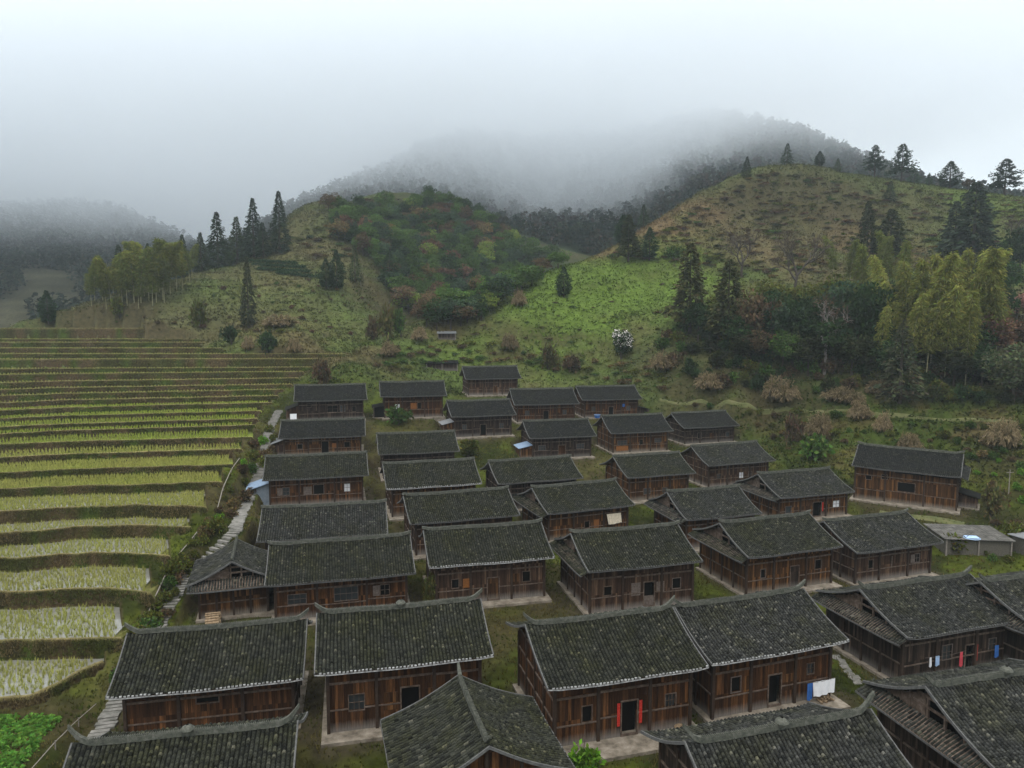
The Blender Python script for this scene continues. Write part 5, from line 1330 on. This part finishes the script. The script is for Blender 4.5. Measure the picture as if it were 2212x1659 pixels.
bushes([(585, 905), (600, 960), (545, 1060), (520, 1120), (430, 1200), (395, 1290), (310, 1400), (250, 1500), (235, 1480), (300, 1360), (350, 1280), (420, 1160), (470, 1100), (520, 1010), (560, 930)], 46, 20, 10, (.7, 1.6), ['olive', 'green', 'brown', 'tan', 'olive', 'bright'], 'rank bush on the bank between paddies and stone steps', 'bushes on the bank beside the stone steps')
bushes([(1420, 870), (1800, 900), (2220, 930), (2220, 1020), (1860, 950), (1700, 990), (1600, 900)], 60, 22, 11, (.6, 1.5), ['olive', 'green', 'brown', 'tan', 'olive'], 'weedy bush on the scrub slope beside the village', 'bushes on the scrub slope')
scrub([(820, 760), (1000, 740), (1200, 770), (1420, 800), (1440, 850), (1260, 820), (1140, 790), (980, 790), (900, 800), (800, 800)], 70, 19, 12, (.5, 1.3), ['olive', 'green', 'brown', 'tan'], 1)
bushes([(2060, 1000), (2220, 1000), (2220, 1230), (2100, 1210), (2150, 1100)], 22, 24, 13, (.6, 1.3), ['olive', 'green', 'brown', 'bright'], 'weedy bush on the rough ground beyond the broad house', 'bushes on the rough ground')

o = obj('hillside_scrub', np_mesh('hillside_scrub', np.concatenate(SV), np.concatenate(SF), [M['foliage']], col=np.concatenate(SC))); o['kind'] = 'stuff'

# ------------------------------------------------------------------ far forest, scrub and grass that nobody could count
def forest(name, mask, n, seed, hh, tones, leafs=34):
    r = np.random.default_rng(seed)
    a = np.radians(r.uniform(-44, 44, n * 6)); d = np.sqrt(r.uniform(300 ** 2, 720 ** 2, n * 6)); x, y = d * np.sin(a), d * np.cos(a)
    k = mask(x, y); x, y = x[k][:n], y[k][:n]; z = ground_z(x, y); m = len(x)
    h = r.uniform(*hh, m); con = r.uniform(size=m) < .30 + .4 * (vnoise(x / 45, y / 45, 3) > .5); h = np.where(con, h, h * .8); w = h * np.where(con, .25, .62)
    f = r.uniform(0, 1, (m, leafs)) ** .8; an = r.uniform(0, 6.28, (m, leafs))
    rad = np.where(con[:, None], (1 - f) * 1.15 + .08, np.sqrt(np.clip(1 - (f * 1.7 - .75) ** 2, .05, 1))) * w[:, None] * r.uniform(.6, 1.05, (m, leafs))
    P = np.stack([x[:, None] + rad * np.cos(an), y[:, None] + rad * np.sin(an), z[:, None] + h[:, None] * (.1 + .9 * f)], -1).reshape(-1, 3)
    D = np.stack([np.cos(an), np.sin(an), np.where(con[:, None], -.35, .2) + 0 * an], -1).reshape(-1, 3) + r.normal(0, .45, (m * leafs, 3))
    V, F = leaf_cloud(P, D, np.repeat(h * .21, leafs), .8, r)
    base = np.array(tones)[r.integers(0, len(tones), m)] * r.uniform(.65, 1.35, (m, 1)) * (.55 + .9 * fbm(x / 38, y / 38, 14, 3))[:, None]
    c = np.repeat(np.repeat(base, leafs, 0) * r.uniform(.75, 1.25, (m * leafs, 1)), 4, 0)
    o = obj(name, np_mesh(name, V, F, [M['foliage']], col=c * .62)); o['kind'] = 'stuff'
is_far = lambda x, y: (tps_far(x, y) > tps_near(x, y) + 1)
forest('mountain_forest', lambda x, y: is_far(x, y) & (x > -190 - .0 * y) & (x / y > -.34), 4600, 1, (8, 15), [(.030, .048, .028), (.026, .042, .030), (.04, .055, .03), (.055, .055, .03), (.07, .05, .035)], 44)
forest('distant_forest', lambda x, y: is_far(x, y) & (x / y <= -.34) & ((ground_z(x, y) > CZ + 34) | (vnoise(x / 24, y / 24, 6) > .62)), 2600, 2, (7, 13), [(.030, .046, .030), (.035, .05, .033)])

def cover(name, n, seed, mask, size, mult, k=3, dmax=330):
    r = np.random.default_rng(seed); x, y = [], []
    a = np.radians(r.uniform(-44, 44, n * 3)); d = np.sqrt(r.uniform(90 ** 2, dmax ** 2, n * 3)); x, y = d * np.sin(a), d * np.cos(a)
    g = mask(x, y); x, y = x[g][:n], y[g][:n]; z = ground_z(x, y)
    c = ground_col(x, y, z) * mult * r.uniform(.6, 1.5, (len(x), 1))
    x, y, z, c = (np.repeat(q, k, 0) for q in (x, y, z, c)); m = len(x)
    P = np.stack([x + r.normal(0, .3, m), y + r.normal(0, .3, m), z - .05], 1); D = r.normal(0, .8, (m, 3)); D[:, 2] = np.abs(D[:, 2]) * .8 + .35
    V, F = leaf_cloud(P, D, size * (.6 + .8 * fbm(x / 7, y / 7, 9, 2)), .5, r, .1)
    o = obj(name, np_mesh(name, V, F, [M['foliage']], col=np.repeat(c, 4, 0))); o['kind'] = 'stuff'
def hillside(x, y):
    lv, ins = terrace_level(x, y)
    return ~ins & ~is_far(x, y) & ((y + .15 * np.abs(x) > 148) | ((x > 36) & (y > 104))) & ~house_mask(x, y, .3)
cover('hillside_grass', 95000, 21, hillside, .66, 1.1)
# grass between the houses, on the banks and on the slope beside the village
r_ = np.random.default_rng(5)
def village_pts(n, box, seed):
    r = np.random.default_rng(seed); x, y = r.uniform(box[0], box[1], n), r.uniform(box[2], box[3], n)
    lv, ins = terrace_level(x, y)
    g = ~ins & ~house_mask(x, y, -.2) & (np.abs(x / y) < .80) & ~on_path(x, y, .75)
    return x[g], y[g]
def on_path(x, y, w):
    px, py = _px, _py
    out = np.zeros(len(x), bool)
    for i in range(0, len(x), 5000):
        s = slice(i, i + 5000); out[s] = (((x[s, None] - px) ** 2 + (y[s, None] - py) ** 2).min(1) < w * w)
    return out
gv, gf, gc, n_ = [], [], [], 0
for n, box, hh, nb in ((34000, (-42, 55, 30, 75), .26, 5), (34000, (-60, 90, 70, 165), .34, 4)):
    x, y = village_pts(n, box, n + int(box[2])); z = ground_z(x, y)
    t = fbm(x / 3, y / 3, 15, 3)[:, None]
    c = np.array((.040, .054, .008)) * (1 - sstep(.4, .62, t)) + np.array((.080, .068, .022)) * sstep(.4, .62, t)
    c = c * (.6 + .8 * fbm(x / 1.1, y / 1.1, 16, 2)[:, None])
    v, f, cc = patch_mesh(x, y, z - .03, nb, hh, .055 if box[2] < 60 else .10, .9, c, r_)
    gv.append(v); gf.append(f + n_); gc.append(cc); n_ += len(v)
# fringe of grass on the terrace banks and dikes
for k in range(NT):
    n = 2600 if k < 8 else 1600
    s = r_.uniform(0, NU - 1.01, n); i = s.astype(int); f = s - i
    x, y = TX[k][i] * (1 - f) + TX[k][i + 1] * f, TY[k][i] * (1 - f) + TY[k][i + 1] * f
    h = tz[k] - tz[k - 1] if k else 1.5; q = r_.uniform(0, 1, n) ** 1.5; off = q * .55 * h + .1
    z = tz[k] + .05 - q * h * .9; iv = 1 / np.hypot(x, y)
    x, y = x - x * iv * off, y - y * iv * off; ok = x / y > -.8
    t = fbm(x / 2.5, y / 2.5, 18 + k, 3)[:, None]
    c = np.array((.060, .068, .018)) * (1 - sstep(.45, .6, t)) + np.array((.11, .085, .04)) * sstep(.45, .6, t)
    c = np.where((q < .06)[:, None], c * .4 + np.array((.20, .18, .07)) * .6, c)
    v, f_, cc = patch_mesh(x[ok], y[ok], z[ok], 3, .22 if k < 8 else .25, .05 if k < 8 else .09, 1.1, c[ok], r_)
    gv.append(v); gf.append(f_ + n_); gc.append(cc); n_ += len(v)
o = obj('grass', np_mesh('grass', np.concatenate(gv), np.concatenate(gf), [M['foliage']], col=np.concatenate(gc))); o['kind'] = 'stuff'
# ------------------------------------------------------------------ steps, paths and what stands about between the houses
def gz1(x, y): return float(ground_z(np.array([x]), np.array([y]))[0])
mb = MB(); r = np.random.default_rng(3)
_ql = np.r_[0, np.cumsum(np.hypot(np.diff(_px), np.diff(_py)))]
for i, d in enumerate(np.arange(0, _ql[-1] - .5, .46)):
    x, y, x2, y2 = (np.interp(d + q, _ql, p) for q in (0, .5) for p in (_px, _py))
    t = np.array([x2 - x, y2 - y]); t /= np.linalg.norm(t) + 1e-9; n_ = np.array([-t[1], t[0]]); w = r.uniform(.55, .72); z = gz1(x, y) + .13 + r.normal(0, .012)
    a = r.normal(0, .05); t2 = t + n_ * a; n2 = n_ - t * a; k = r.uniform(.15, .185)
    c = np.array([x, y]) + n_ * r.normal(0, .06); V = []
    for zz in (z - .3, z):
        for s1, s2 in ((-1, -1), (1, -1), (1, 1), (-1, 1)): V.append((*(c + n2 * w * s1 + t2 * k * s2), zz))
    mb.quads(V, [(0, 1, 2, 3), (4, 7, 6, 5), (0, 4, 5, 1), (1, 5, 6, 2), (2, 6, 7, 3), (3, 7, 4, 0)])
o = mb.build('stone_path', M['stone']); o['kind'] = 'structure'
M['dirt'] = mat_noise('trodden_earth', [(.045, .055, .016), (.075, .080, .028), (.10, .09, .045)], .8, .95)
def track(pix, w, m, name='path'):
    P = np.array([hit(*p) for p in pix]); L = np.r_[0, np.cumsum(np.hypot(*np.diff(P[:, :2], axis=0).T))]; q = np.arange(0, L[-1], .7)
    x, y = np.interp(q, L, P[:, 0]), np.interp(q, L, P[:, 1]); tx, ty = np.gradient(x), np.gradient(y); n = np.hypot(tx, ty); nx, ny = -ty / n, tx / n
    w = w * (.8 + .5 * fbm(q / 4., q * 0, 5, 2)); rows = [np.stack([x + nx * w * s, y + ny * w * s, ground_z(x + nx * w * s, y + ny * w * s) + h], 1) for s, h in ((-.6, -.1), (-.45, .10), (0, .13), (.45, .10), (.6, -.1))]
    V = np.concatenate(rows); k = len(q); i = (np.arange(4)[:, None] * k + np.arange(k - 1)[None, :]).ravel()
    o = obj(name, np_mesh(name, V, np.stack([i, i + 1, i + k + 1, i + k], 1)[:, ::-1], [m], smooth=True)); o['kind'] = 'structure'
track([(1425, 864), (1500, 868), (1600, 877), (1700, 884), (1800, 891), (1900, 898), (2000, 905), (2100, 909), (2210, 914)], .6, M['dirt'])
track([(1900, 1108), (2000, 1120), (2090, 1135)], 1.6, M['dirt'])
mb = MB(); r = np.random.default_rng(8)
for i in range(26):
    u = 1808 + i * 1.9 + r.normal(0, 2.5); v = 1418 + i * 2.4; x, y, z = hit(u, v); w = r.uniform(.2, .38); mb.box(x - w, x + w, y - .13, y + .13, z - .1, z + .05)
o = mb.build('stone_path', M['stone']); o['kind'] = 'structure'

def sheet_roof(mb, pts, th=.06):
    """A thin roof sheet with corrugation between two edges: low edge a-b, high edge d-c."""
    a, b, c, d = (np.array(p, float) for p in pts); n = 40
    s = np.linspace(0, 1, n)[:, None]; lo, hi = a + (b - a) * s, d + (c - d) * s; wv = np.where(np.arange(n) % 2, .035, 0)[:, None] * np.array([0, 0, 1.])
    V = np.concatenate([lo + wv, hi + wv, lo + wv - [0, 0, th], hi + wv - [0, 0, th]]); i = np.arange(n - 1)
    F = np.concatenate([np.stack([i, i + 1, i + n + 1, i + n], 1), np.stack([i + 2 * n, i + 3 * n, i + 3 * n + 1, i + 2 * n + 1], 1), np.stack([i, i + 2 * n, i + 2 * n + 1, i + 1], 1), np.stack([i + n, i + n + 1, i + 3 * n + 1, i + 3 * n], 1)])
    return mb.quads(V, F)
M['bluetin'] = plain('blue_tin', (.13, .19, .27), .55, .4)
M['greytin'] = plain('grey_tin', (.12, .125, .13), .6, .4)
M['bluewall'] = mat_noise('weathered_blue_board', [(.10, .13, .16), (.19, .22, .25)], 2.5, .8)
M['concrete'] = mat_noise('stained_concrete', [(.05, .048, .044), (.10, .095, .086), (.19, .18, .165)], 1.2, .9)
M['oldroof'] = mat_noise('old_stained_roof', [(.03, .029, .026), (.06, .057, .05), (.12, .115, .105)], 1.2, .95)
M['net'] = mat_noise('netting_wall', [(.05, .047, .038), (.11, .10, .08)], 7.0, .9)
def lean_to(key, side, w, d, y0, zh, zl, roofm, wallm, label, foot=.0, name='lean_to_shed', over=.35):
    """A shed leaning on the gable of a house: roof sheet, walls and its outer posts."""
    h = HOUSES[key]; X = side * (h.W / 2 + .06); root = empty(name, HS[key][:3], HS[key][3]); tag(root, label, 'shed')
    X2 = X + side * w; mb = MB(); e_ = side * over
    sheet_roof(mb, [(X2 + e_, y0 - over, zl - .12), (X2 + e_, y0 + d + over, zl - .12), (X, y0 + d + over, zh), (X, y0 - over, zh)]); mb.build('roof', roofm, root)
    mb = MB(); V = [(X, y0, -.6), (X2, y0, -.6), (X2, y0, zl - .06), (X, y0, zh - .12)]; mb.quads(V, [(0, 1, 2, 3)]); mb.quads([(a, y0 + d, c) for a, b, c in V], [(3, 2, 1, 0)])
    mb.quads([(X2, y0, -.6), (X2, y0 + d, -.6), (X2, y0 + d, zl - .06), (X2, y0, zl - .06)], [(0, 1, 2, 3)]); mb.build('wall', wallm, root)
    for yy in (y0 - .05, y0 + d): mb = MB(); mb.bar((X2, yy, -.8), (X2, yy, zl - .02), .14); mb.build('post', M['beam'], root)
    mb = MB(); mb.box(min(X, X2) - .3, max(X, X2) + .3, y0 - .7, y0 + d + .2, -1.4, -.02); mb.build('plinth', M['plinth'], root)
    return root
lean_to('R4a', -1, 2.6, 3.6, -3.2, 3.0, 2.2, M['bluetin'], M['bluewall'], 'small lean-to shed with blue sheet roof and weathered blue boards by the stone steps')
lean_to('R6a', -1, 2.0, 4.0, -3.4, 2.7, 2.0, M['tile'][2], M['wood'][1], 'plank annex under a dark lean-to roof against the topmost terrace-row house')
lean_to('R5a', -1, 2.4, 4.2, -3.4, 2.5, 1.7, M['greytin'], M['wood'][1], 'plank annex under a grey sheet roof, down the row from the topmost annex')
lean_to('R6c', -1, 1.8, 3.2, -3.2, 2.7, 2.3, M['greytin'], M['wood'][2], 'ochre plank annex with a pale sheet roof on the hedge-plot house')
lean_to('R5c', -1, 2.0, 3.0, -3.6, 2.3, 1.9, M['bluetin'], M['wood'][2], 'porch under a bright blue tarpaulin beside a gable')
lean_to('R6e', 1, 2.8, 4.0, -2.6, 2.0, 1.3, M['tile'][2], M['wood'][3], 'low dark shed on the far gable of the blue-tub house')
lean_to('R3f', 1, 2.2, 3.0, -1.0, 2.0, 1.5, M['tile'][2], M['wood'][1], 'low wood store against the end wall of the broad house')
lean_to('R6b', -1, 1.8, 4.0, -2.6, 2.1, 1.9, M['tile'][2], M['dark'], 'black gap-filling shed between the two uppermost terrace-side houses')

def shed(u, v, w, d, h0, h1, yaw, roofm, wallm, label, name='shed', cat='shed', posts=3, sheet=None):
    x, y, z = hit(u, v); root = empty(name, (x, y, z), yaw); tag(root, label, cat)
    mb = MB(); sheet_roof(mb, [(-w / 2 - .3, -.35, h0), (w / 2 + .3, -.35, h0), (w / 2 + .3, d + .35, h1), (-w / 2 - .3, d + .35, h1)]); ro = mb.build('roof', roofm, root)
    if sheet: mb = MB(); t = np.linspace(0, 6.283, 20)[:-1]; mb.tube([(sheet, .3, h0 + .05), (sheet, .3, h0 + .12)], [.9, .86], 14); mb.quads([(sheet - .7, -.2, h0 + .13), (sheet + .7, -.2, h0 + .13), (sheet + .7, .8, h0 + .17), (sheet - .7, .8, h0 + .17)], [(0, 1, 2, 3)]); mb.build('cover_sheet', M['palebluecloth'], ro)
    mb = MB()
    for a, b in (((-w / 2, 0), (w / 2, 0)), ((w / 2, 0), (w / 2, d)), ((w / 2, d), (-w / 2, d)), ((-w / 2, d), (-w / 2, 0))):
        za, zb = (h0 + (h1 - h0) * q[1] / d - .12 for q in (a, b)); mb.quads([(*a, -.8), (*b, -.8), (*b, zb), (*a, za)], [(0, 1, 2, 3)])
    mb.build('wall', wallm, root)
    for i in range(posts): X = -w / 2 + w * i / (posts - 1); mb = MB(); mb.bar((X, -.12, -.8), (X, -.12, h0 + .02), .13); mb.build('post', M['palebark'], root)
M['palebluecloth'] = plain('pale_blue_sheet', (.30, .42, .60), .7, .3, .12)
shed(2112, 1200, 7.0, 5.0, 1.9, 2.05, -.12, M['oldroof'], M['net'], 'flat-roofed grey shed with netting walls and a pale blue sheet beyond the shuttered house', sheet=-.6)
shed(2262, 1205, 3.4, 3.0, 2.0, 1.9, .25, M['greytin'], M['net'], 'open post shed at the photo edge beside the flat-roofed grey shed')
shed(965, 734, 4.2, 2.6, 1.5, 2.0, .1, M['greytin'], M['wood'][3], 'little field hut with a pale roof on the pasture rim', 'hut', 'hut', 2)
shed(955, 800, 7.0, 3.0, 1.6, 2.1, .1, M['tile'][2], M['wood'][3], 'low dark shed half hidden behind the topmost house', 'shed', 'shed', 3)

# washing
def cloth(key, x, y, z, w, h, m, label, name='hanging_cloth', cat='laundry', fold=.05, lean=0.0):
    hw = HOUSES[key].world; yaw = HS[key][3]; n, k = 14, 6; s, t = np.meshgrid(np.linspace(0, 1, n), np.linspace(0, 1, k)); r = np.random.default_rng(int(abs(x) * 100))
    dy = fold * np.sin(s * 19 + r.uniform(0, 6)) * (.3 + t); X = (s - .5) * w * (1 - .06 * t) + lean * t; Z = -t * h * (1 + .05 * np.sin(s * 5))
    V = np.stack([X.ravel(), dy.ravel(), Z.ravel()], 1); i = (np.arange(k - 1)[:, None] * n + np.arange(n - 1)[None, :]).ravel()
    F = np.stack([i, i + 1, i + n + 1, i + n], 1); V = np.concatenate([V, V + [0, .015, 0]]); F = np.concatenate([F[:, ::-1], F + n * k])
    o = obj(name, np_mesh(name, V, F, [m], smooth=True), None, hw(x, y, z), yaw); tag(o, label, cat); return o
M['bluecloth'] = plain('blue_cloth', (.03, .10, .30), .9, .1); M['redcloth'] = plain('red_cloth', (.45, .06, .08), .9, .1); M['cream'] = plain('cream_cloth', (.52, .46, .36), .9, .1)
def line(key, x0, x1, y, z, label):
    h = HOUSES[key]; t = np.linspace(0, 1, 9); P = [h.world(x0 + (x1 - x0) * q, y, z - .12 * math.sin(math.pi * q)) for q in t]
    mb = MB(); mb.tube(P, .014, 4); o = mb.build('washing_line', M['frame']); tag(o, label, 'washing line')
for k in ('H4', 'H5', 'R3c'): pass
h4 = HOUSES['H4']; yf = -h4.D / 2
line('H4', 2.2, 4.7, yf - .75, 1.75, 'pole line across the white sheet house front')
cloth('H4', 3.75, yf - .75, 1.68, 1.9, 1.05, M['cloth'], 'large white sheet drying beside an open door'); cloth('H4', 2.55, yf - .78, 1.68, .45, 1.2, M['bluecloth'], 'dark blue cloth hanging next to the large white sheet')
h5 = HOUSES['H5']; yf = -h5.D / 2
line('H5', -3.4, .6, yf - .4, 1.95, 'washing line along the open-truss house front')
for x, w, hh, m, l in ((-2.85, .16, .75, M['cloth'], 'narrow white towel, first on the washing line'), (-2.2, .38, .75, M['palebluecloth'], 'pale blue shirt-like garment next to the narrow towel on the washing line'), (.2, .26, 1.15, M['redcloth'], 'long red garment at the end of the washing line'), (3.75, .42, .95, M['bluecloth'], 'blue garment hung alone past the red paper strip')):
    cloth('H5', x, yf - .4, 1.92, w, hh, m, l, 'hanging_garment')
h = HOUSES['R3c']; cloth('R3c', 3.1, -h.D / 2 - .5, 2.55, 1.9, 1.25, M['cream'], 'cream sheet drying over a rail before a skirt-roofed house', lean=.2)
h = HOUSES['R6e']; cloth('R6e', 2.6, -h.D / 2 - .2, 2.6, .5, .6, M['bluecloth'], 'small blue garment on the wall of the blue-tub house', 'hanging_garment')
h = HOUSES['R6a']; cloth('R6a', -6.3, -h.D / 2 - .6, 1.3, 1.1, 1.2, M['cloth'], 'pale board-like sheet leaning at the topmost annex', fold=.01)

def pile(key, x, y, n, L, rad, label, m, name='firewood_pile'):
    hd = HOUSES[key]; root = empty(name, hd.world(x, y, 0), HS[key][3]); tag(root, label, 'firewood pile'); r = random.Random(int(x * 10)); mb = MB(); a = 0; lay = 0; k = n
    while k > 0:
        for i in range(k):
            X = (i - k / 2) * rad * 2.1; Z = rad + lay * rad * 1.8; mb.tube([(X + r.uniform(-.05, .05), -L / 2 + r.uniform(-.1, .1), Z), (X, L / 2 + r.uniform(-.1, .1), Z)], rad * r.uniform(.75, 1.05), 6)
        lay += 1; k -= r.choice((1, 2))
    mb.build('logs', m, root); mb = MB(); mb.bar((-n * rad, -L * .3, .02), (n * rad, -L * .3, .02), .08); mb.build('bearer', M['beam'], root)
M['log'] = mat_noise('split_logs', [(.11, .075, .045), (.24, .17, .10), (.34, .26, .17)], 6.0, .85)
pile('W1', -3.9, 1.6, 10, 1.1, .085, 'stacked orange logs in front of the small gabled wing', M['log'])
pile('H4', 4.2, -h4.D / 2 - .5, 7, .5, .08, 'small heap of split logs under the large white sheet', M['log'])
mb = MB(); hd = HOUSES['H3']; root = empty('wooden_tub', hd.world(3.6, -hd.D / 2 - .8, 0), .3); tag(root, 'round wooden tub by the wall at the far end of the couplet house', 'tub')
mb.tube([(0, 0, 0), (0, 0, .5), (0, 0, .52)], [.34, .4, .38], 14); mb.build('staves', M['log'], root); mb = MB(); mb.tube([(0, 0, .12), (0, 0, .17)], [.372, .378], 14); mb.build('hoop', M['dark'], root)
hd = HOUSES['R6e']; root = empty('water_tub', hd.world(-3.2, -hd.D / 2 - .9, 0), 0); tag(root, 'blue plastic tub in front of an upper house', 'tub')
mb = MB(); mb.tube([(0, 0, 0), (0, 0, .6)], [.5, .6], 14); mb.build('body', M['bluecloth'], root); mb = MB(); mb.tube([(0, 0, .58), (0, 0, .66)], [.66, .66], 14); mb.build('rim', M['palebluecloth'], root)

# kitchen garden in the corner below the lowest paddy: rows of leafy greens
r = np.random.default_rng(12); P, D = [], []
for i in range(330):
    u, v = r.uniform(-60, 128), r.uniform(1548, 1680)
    if v < 1548 + (u + 60) * .0 + 60 * max(0, (u - 90)) / 40 * 0: continue
    if u > 128 - (v - 1548) * .75 and v > 1560: continue
    x, y, z = hit(u, v); k = 16; a = r.uniform(0, 6.28, k); e_ = r.uniform(.2, 1, k)
    P.append(np.stack([x + .07 * np.cos(a), y + .07 * np.sin(a), np.full(k, z + .02)], 1)); D.append(np.stack([np.cos(a), np.sin(a), e_], 1))
P, D = np.concatenate(P), np.concatenate(D); V, F = leaf_cloud(P, D, .36, .62, r, .35)
o = obj('leafy_greens', np_mesh('leafy_greens', V, F, [M['foliage']], col=col_jit(len(P), r, .6, 1.4, (.075, .165, .026), .14))); o['kind'] = 'stuff'

# pale bamboo rails and a hose that follow the bank beside the steps
def rail(pix, rad, h, label, name='bamboo_rail', cat='rail', m='palebark'):
    P = [];
    for a, b in zip(pix, pix[1:]):
        for t in np.linspace(0, 1, 8)[:-1]: x, y, z = hit(a[0] + (b[0] - a[0]) * t, a[1] + (b[1] - a[1]) * t); P.append((x, y, z + h))
    P = np.array(P); P[1:-1] = (P[:-2] + P[1:-1] + P[2:]) / 3
    root = empty(name, tuple(P[0])); tag(root, label, cat); mb = MB(); mb.tube(P - P[0], rad, 5); mb.build('pole', M[m], root)
    for i in range(0, len(P), 7):
        q = P[i] - P[0]; mb = MB(); mb.bar(q + [0, 0, -h - .3], q + [.03, 0, .12], .05); mb.build('stake', M['palebark'], root)
rail([(302, 1395), (322, 1330), (352, 1262), (372, 1225)], .055, .35, 'pale bent rail along the bank opposite the small gabled wing')
rail([(388, 1205), (420, 1165), (438, 1140)], .05, .35, 'short pale rail on the bank above the bent one')
rail([(470, 1105), (482, 1060), (500, 1020), (520, 992)], .05, .35, 'whitish rail climbing the bank by the blue lean-to')
rail([(60, 1690), (120, 1620), (170, 1570), (215, 1530)], .03, .5, 'thin pale wire rail across the bank over the kitchen garden')
for u, v, hp, l in ((2178, 1075, 62, 'bare grey pole standing on the rough ground past the broad house'), (1105, 640, 34, 'pale utility pole in the valley wood past the pasture rim')):
    x, y, z = hit(u, v); h = hp * y / FPX; root = empty('pole', (x, y, z)); tag(root, l, 'pole'); mb = MB(); mb.tube([(0, 0, -.3), (0, 0, h)], [.08, .06], 6); mb.build('shaft', M['palebark'], root); mb = MB(); mb.bar((-.5, 0, h * .9), (.5, 0, h * .9), .07); mb.build('crossbar', M['palebark'], root)
# tea hedges high on the spur
for i, (a, b) in enumerate((((540, 566), (640, 571)), ((545, 574), (660, 580)), ((556, 583), (668, 590)), ((600, 592), (690, 602)))):
    x0, y0, z0 = hit(*a); root = empty('tea_hedge', (x0, y0, z0)); P = []
    for t in np.linspace(0, 1, 60): x, y, z = hit(a[0] + (b[0] - a[0]) * t, a[1] + (b[1] - a[1]) * t); P.append((x - x0, y - y0, z - z0))
    P = np.repeat(np.array(P), 26, 0) + r.normal(0, .35, (1560, 3)) * [1, 1, .6] + [0, 0, .45]; D = r.normal(0, 1, (1560, 3)); V, F = leaf_cloud(P, D, .5, .6, r)
    crown('foliage', V, F, col_jit(1560, r, .6, 1.3, (.022, .045, .020)), root); mb = MB(); mb.bar((0, 0, -.2), (.1, 0, .4), .1); mb.build('stem', M['bark'], root)
    tag(root, ('uppermost', 'second', 'third', 'lowest and shortest')[i] + ' dark tea hedge in the rows on the spur', 'hedge', 'tea hedges on the spur')
# ------------------------------------------------------------------ air
def mat_volume(name, density, col, g):
    m = bpy.data.materials.new(name); m.use_nodes = True; n, l = m.node_tree.nodes, m.node_tree.links; n.clear()
    v = n.new('ShaderNodeVolumePrincipled'); v.inputs['Density'].default_value = density; v.inputs['Color'].default_value = (*col, 1); v.inputs['Anisotropy'].default_value = g
    o = n.new('ShaderNodeOutputMaterial'); l.new(v.outputs[0], o.inputs['Volume'])
    return m, n, l, v
hm, *_ = mat_volume('haze_air', .0002, (.82, .93, 1.0), .3)
mb = MB(); mb.box(-820, 820, -60, 1180, -25, 235); hz = mb.build('haze', hm); hz['kind'] = 'stuff'
# the cloud deck that lies on the mountains: thicker with height, torn along its lower edge
def math_(n, l, op, a, b=None, c=None):
    x = n.new('ShaderNodeMath'); x.operation = op
    for i, q in enumerate((a, b, c)):
        if q is None: continue
        if isinstance(q, (int, float)): x.inputs[i].default_value = q
        else: l.new(q, x.inputs[i])
    return x.outputs[0]
m, n, l, vol = mat_volume('low_cloud_mist', .01, (.93, .966, 1.0), .3)
tc = n.new('ShaderNodeTexCoord'); sp = n.new('ShaderNodeSeparateXYZ'); l.new(tc.outputs['Object'], sp.inputs[0])
mp = n.new('ShaderNodeMapping'); mp.inputs['Scale'].default_value = (1 / 150., 1 / 150., 1 / 90.); l.new(tc.outputs['Object'], mp.inputs[0])
ns = nd(n, 'TexNoise', Scale=1.0, Detail=4.0, Roughness=.6); l.new(mp.outputs[0], ns.inputs['Vector'])
zz = math_(n, l, 'MULTIPLY_ADD', sp.outputs['X'], -.11, sp.outputs['Z'])
zz = math_(n, l, 'MULTIPLY_ADD', ns.outputs['Fac'], 90.0, zz)
for (u, v, d), rad, amt in (((1262, 405, 470), 80.0, 66.0), ((1180, 270, 560), 180.0, 115.0), ((1620, 280, 620), 110.0, -45.0), ((60, 415, 640), 200.0, 62.0)):
    px, py, pz = at(u, v, d)
    ds = n.new('ShaderNodeVectorMath'); ds.operation = 'DISTANCE'; l.new(tc.outputs['Object'], ds.inputs[0]); ds.inputs[1].default_value = (px, py, pz)
    mr = n.new('ShaderNodeMapRange'); mr.interpolation_type = 'SMOOTHSTEP'
    for i, q in ((1, 0.0), (2, rad), (3, amt), (4, 0.0)): mr.inputs[i].default_value = q
    l.new(ds.outputs['Value'], mr.inputs[0]); zz = math_(n, l, 'ADD', zz, mr.outputs[0])
mr = n.new('ShaderNodeMapRange'); mr.interpolation_type = 'SMOOTHSTEP'
for i, q in ((1, CZ + 106.0), (2, CZ + 205.0), (3, 0.0), (4, .015)): mr.inputs[i].default_value = q
l.new(zz, mr.inputs[0]); l.new(mr.outputs[0], vol.inputs['Density'])
mb = MB(); mb.box(-760, 760, 290, 1100, CZ + 20, CZ + 200); o = mb.build('low_cloud', m); o['kind'] = 'stuff'
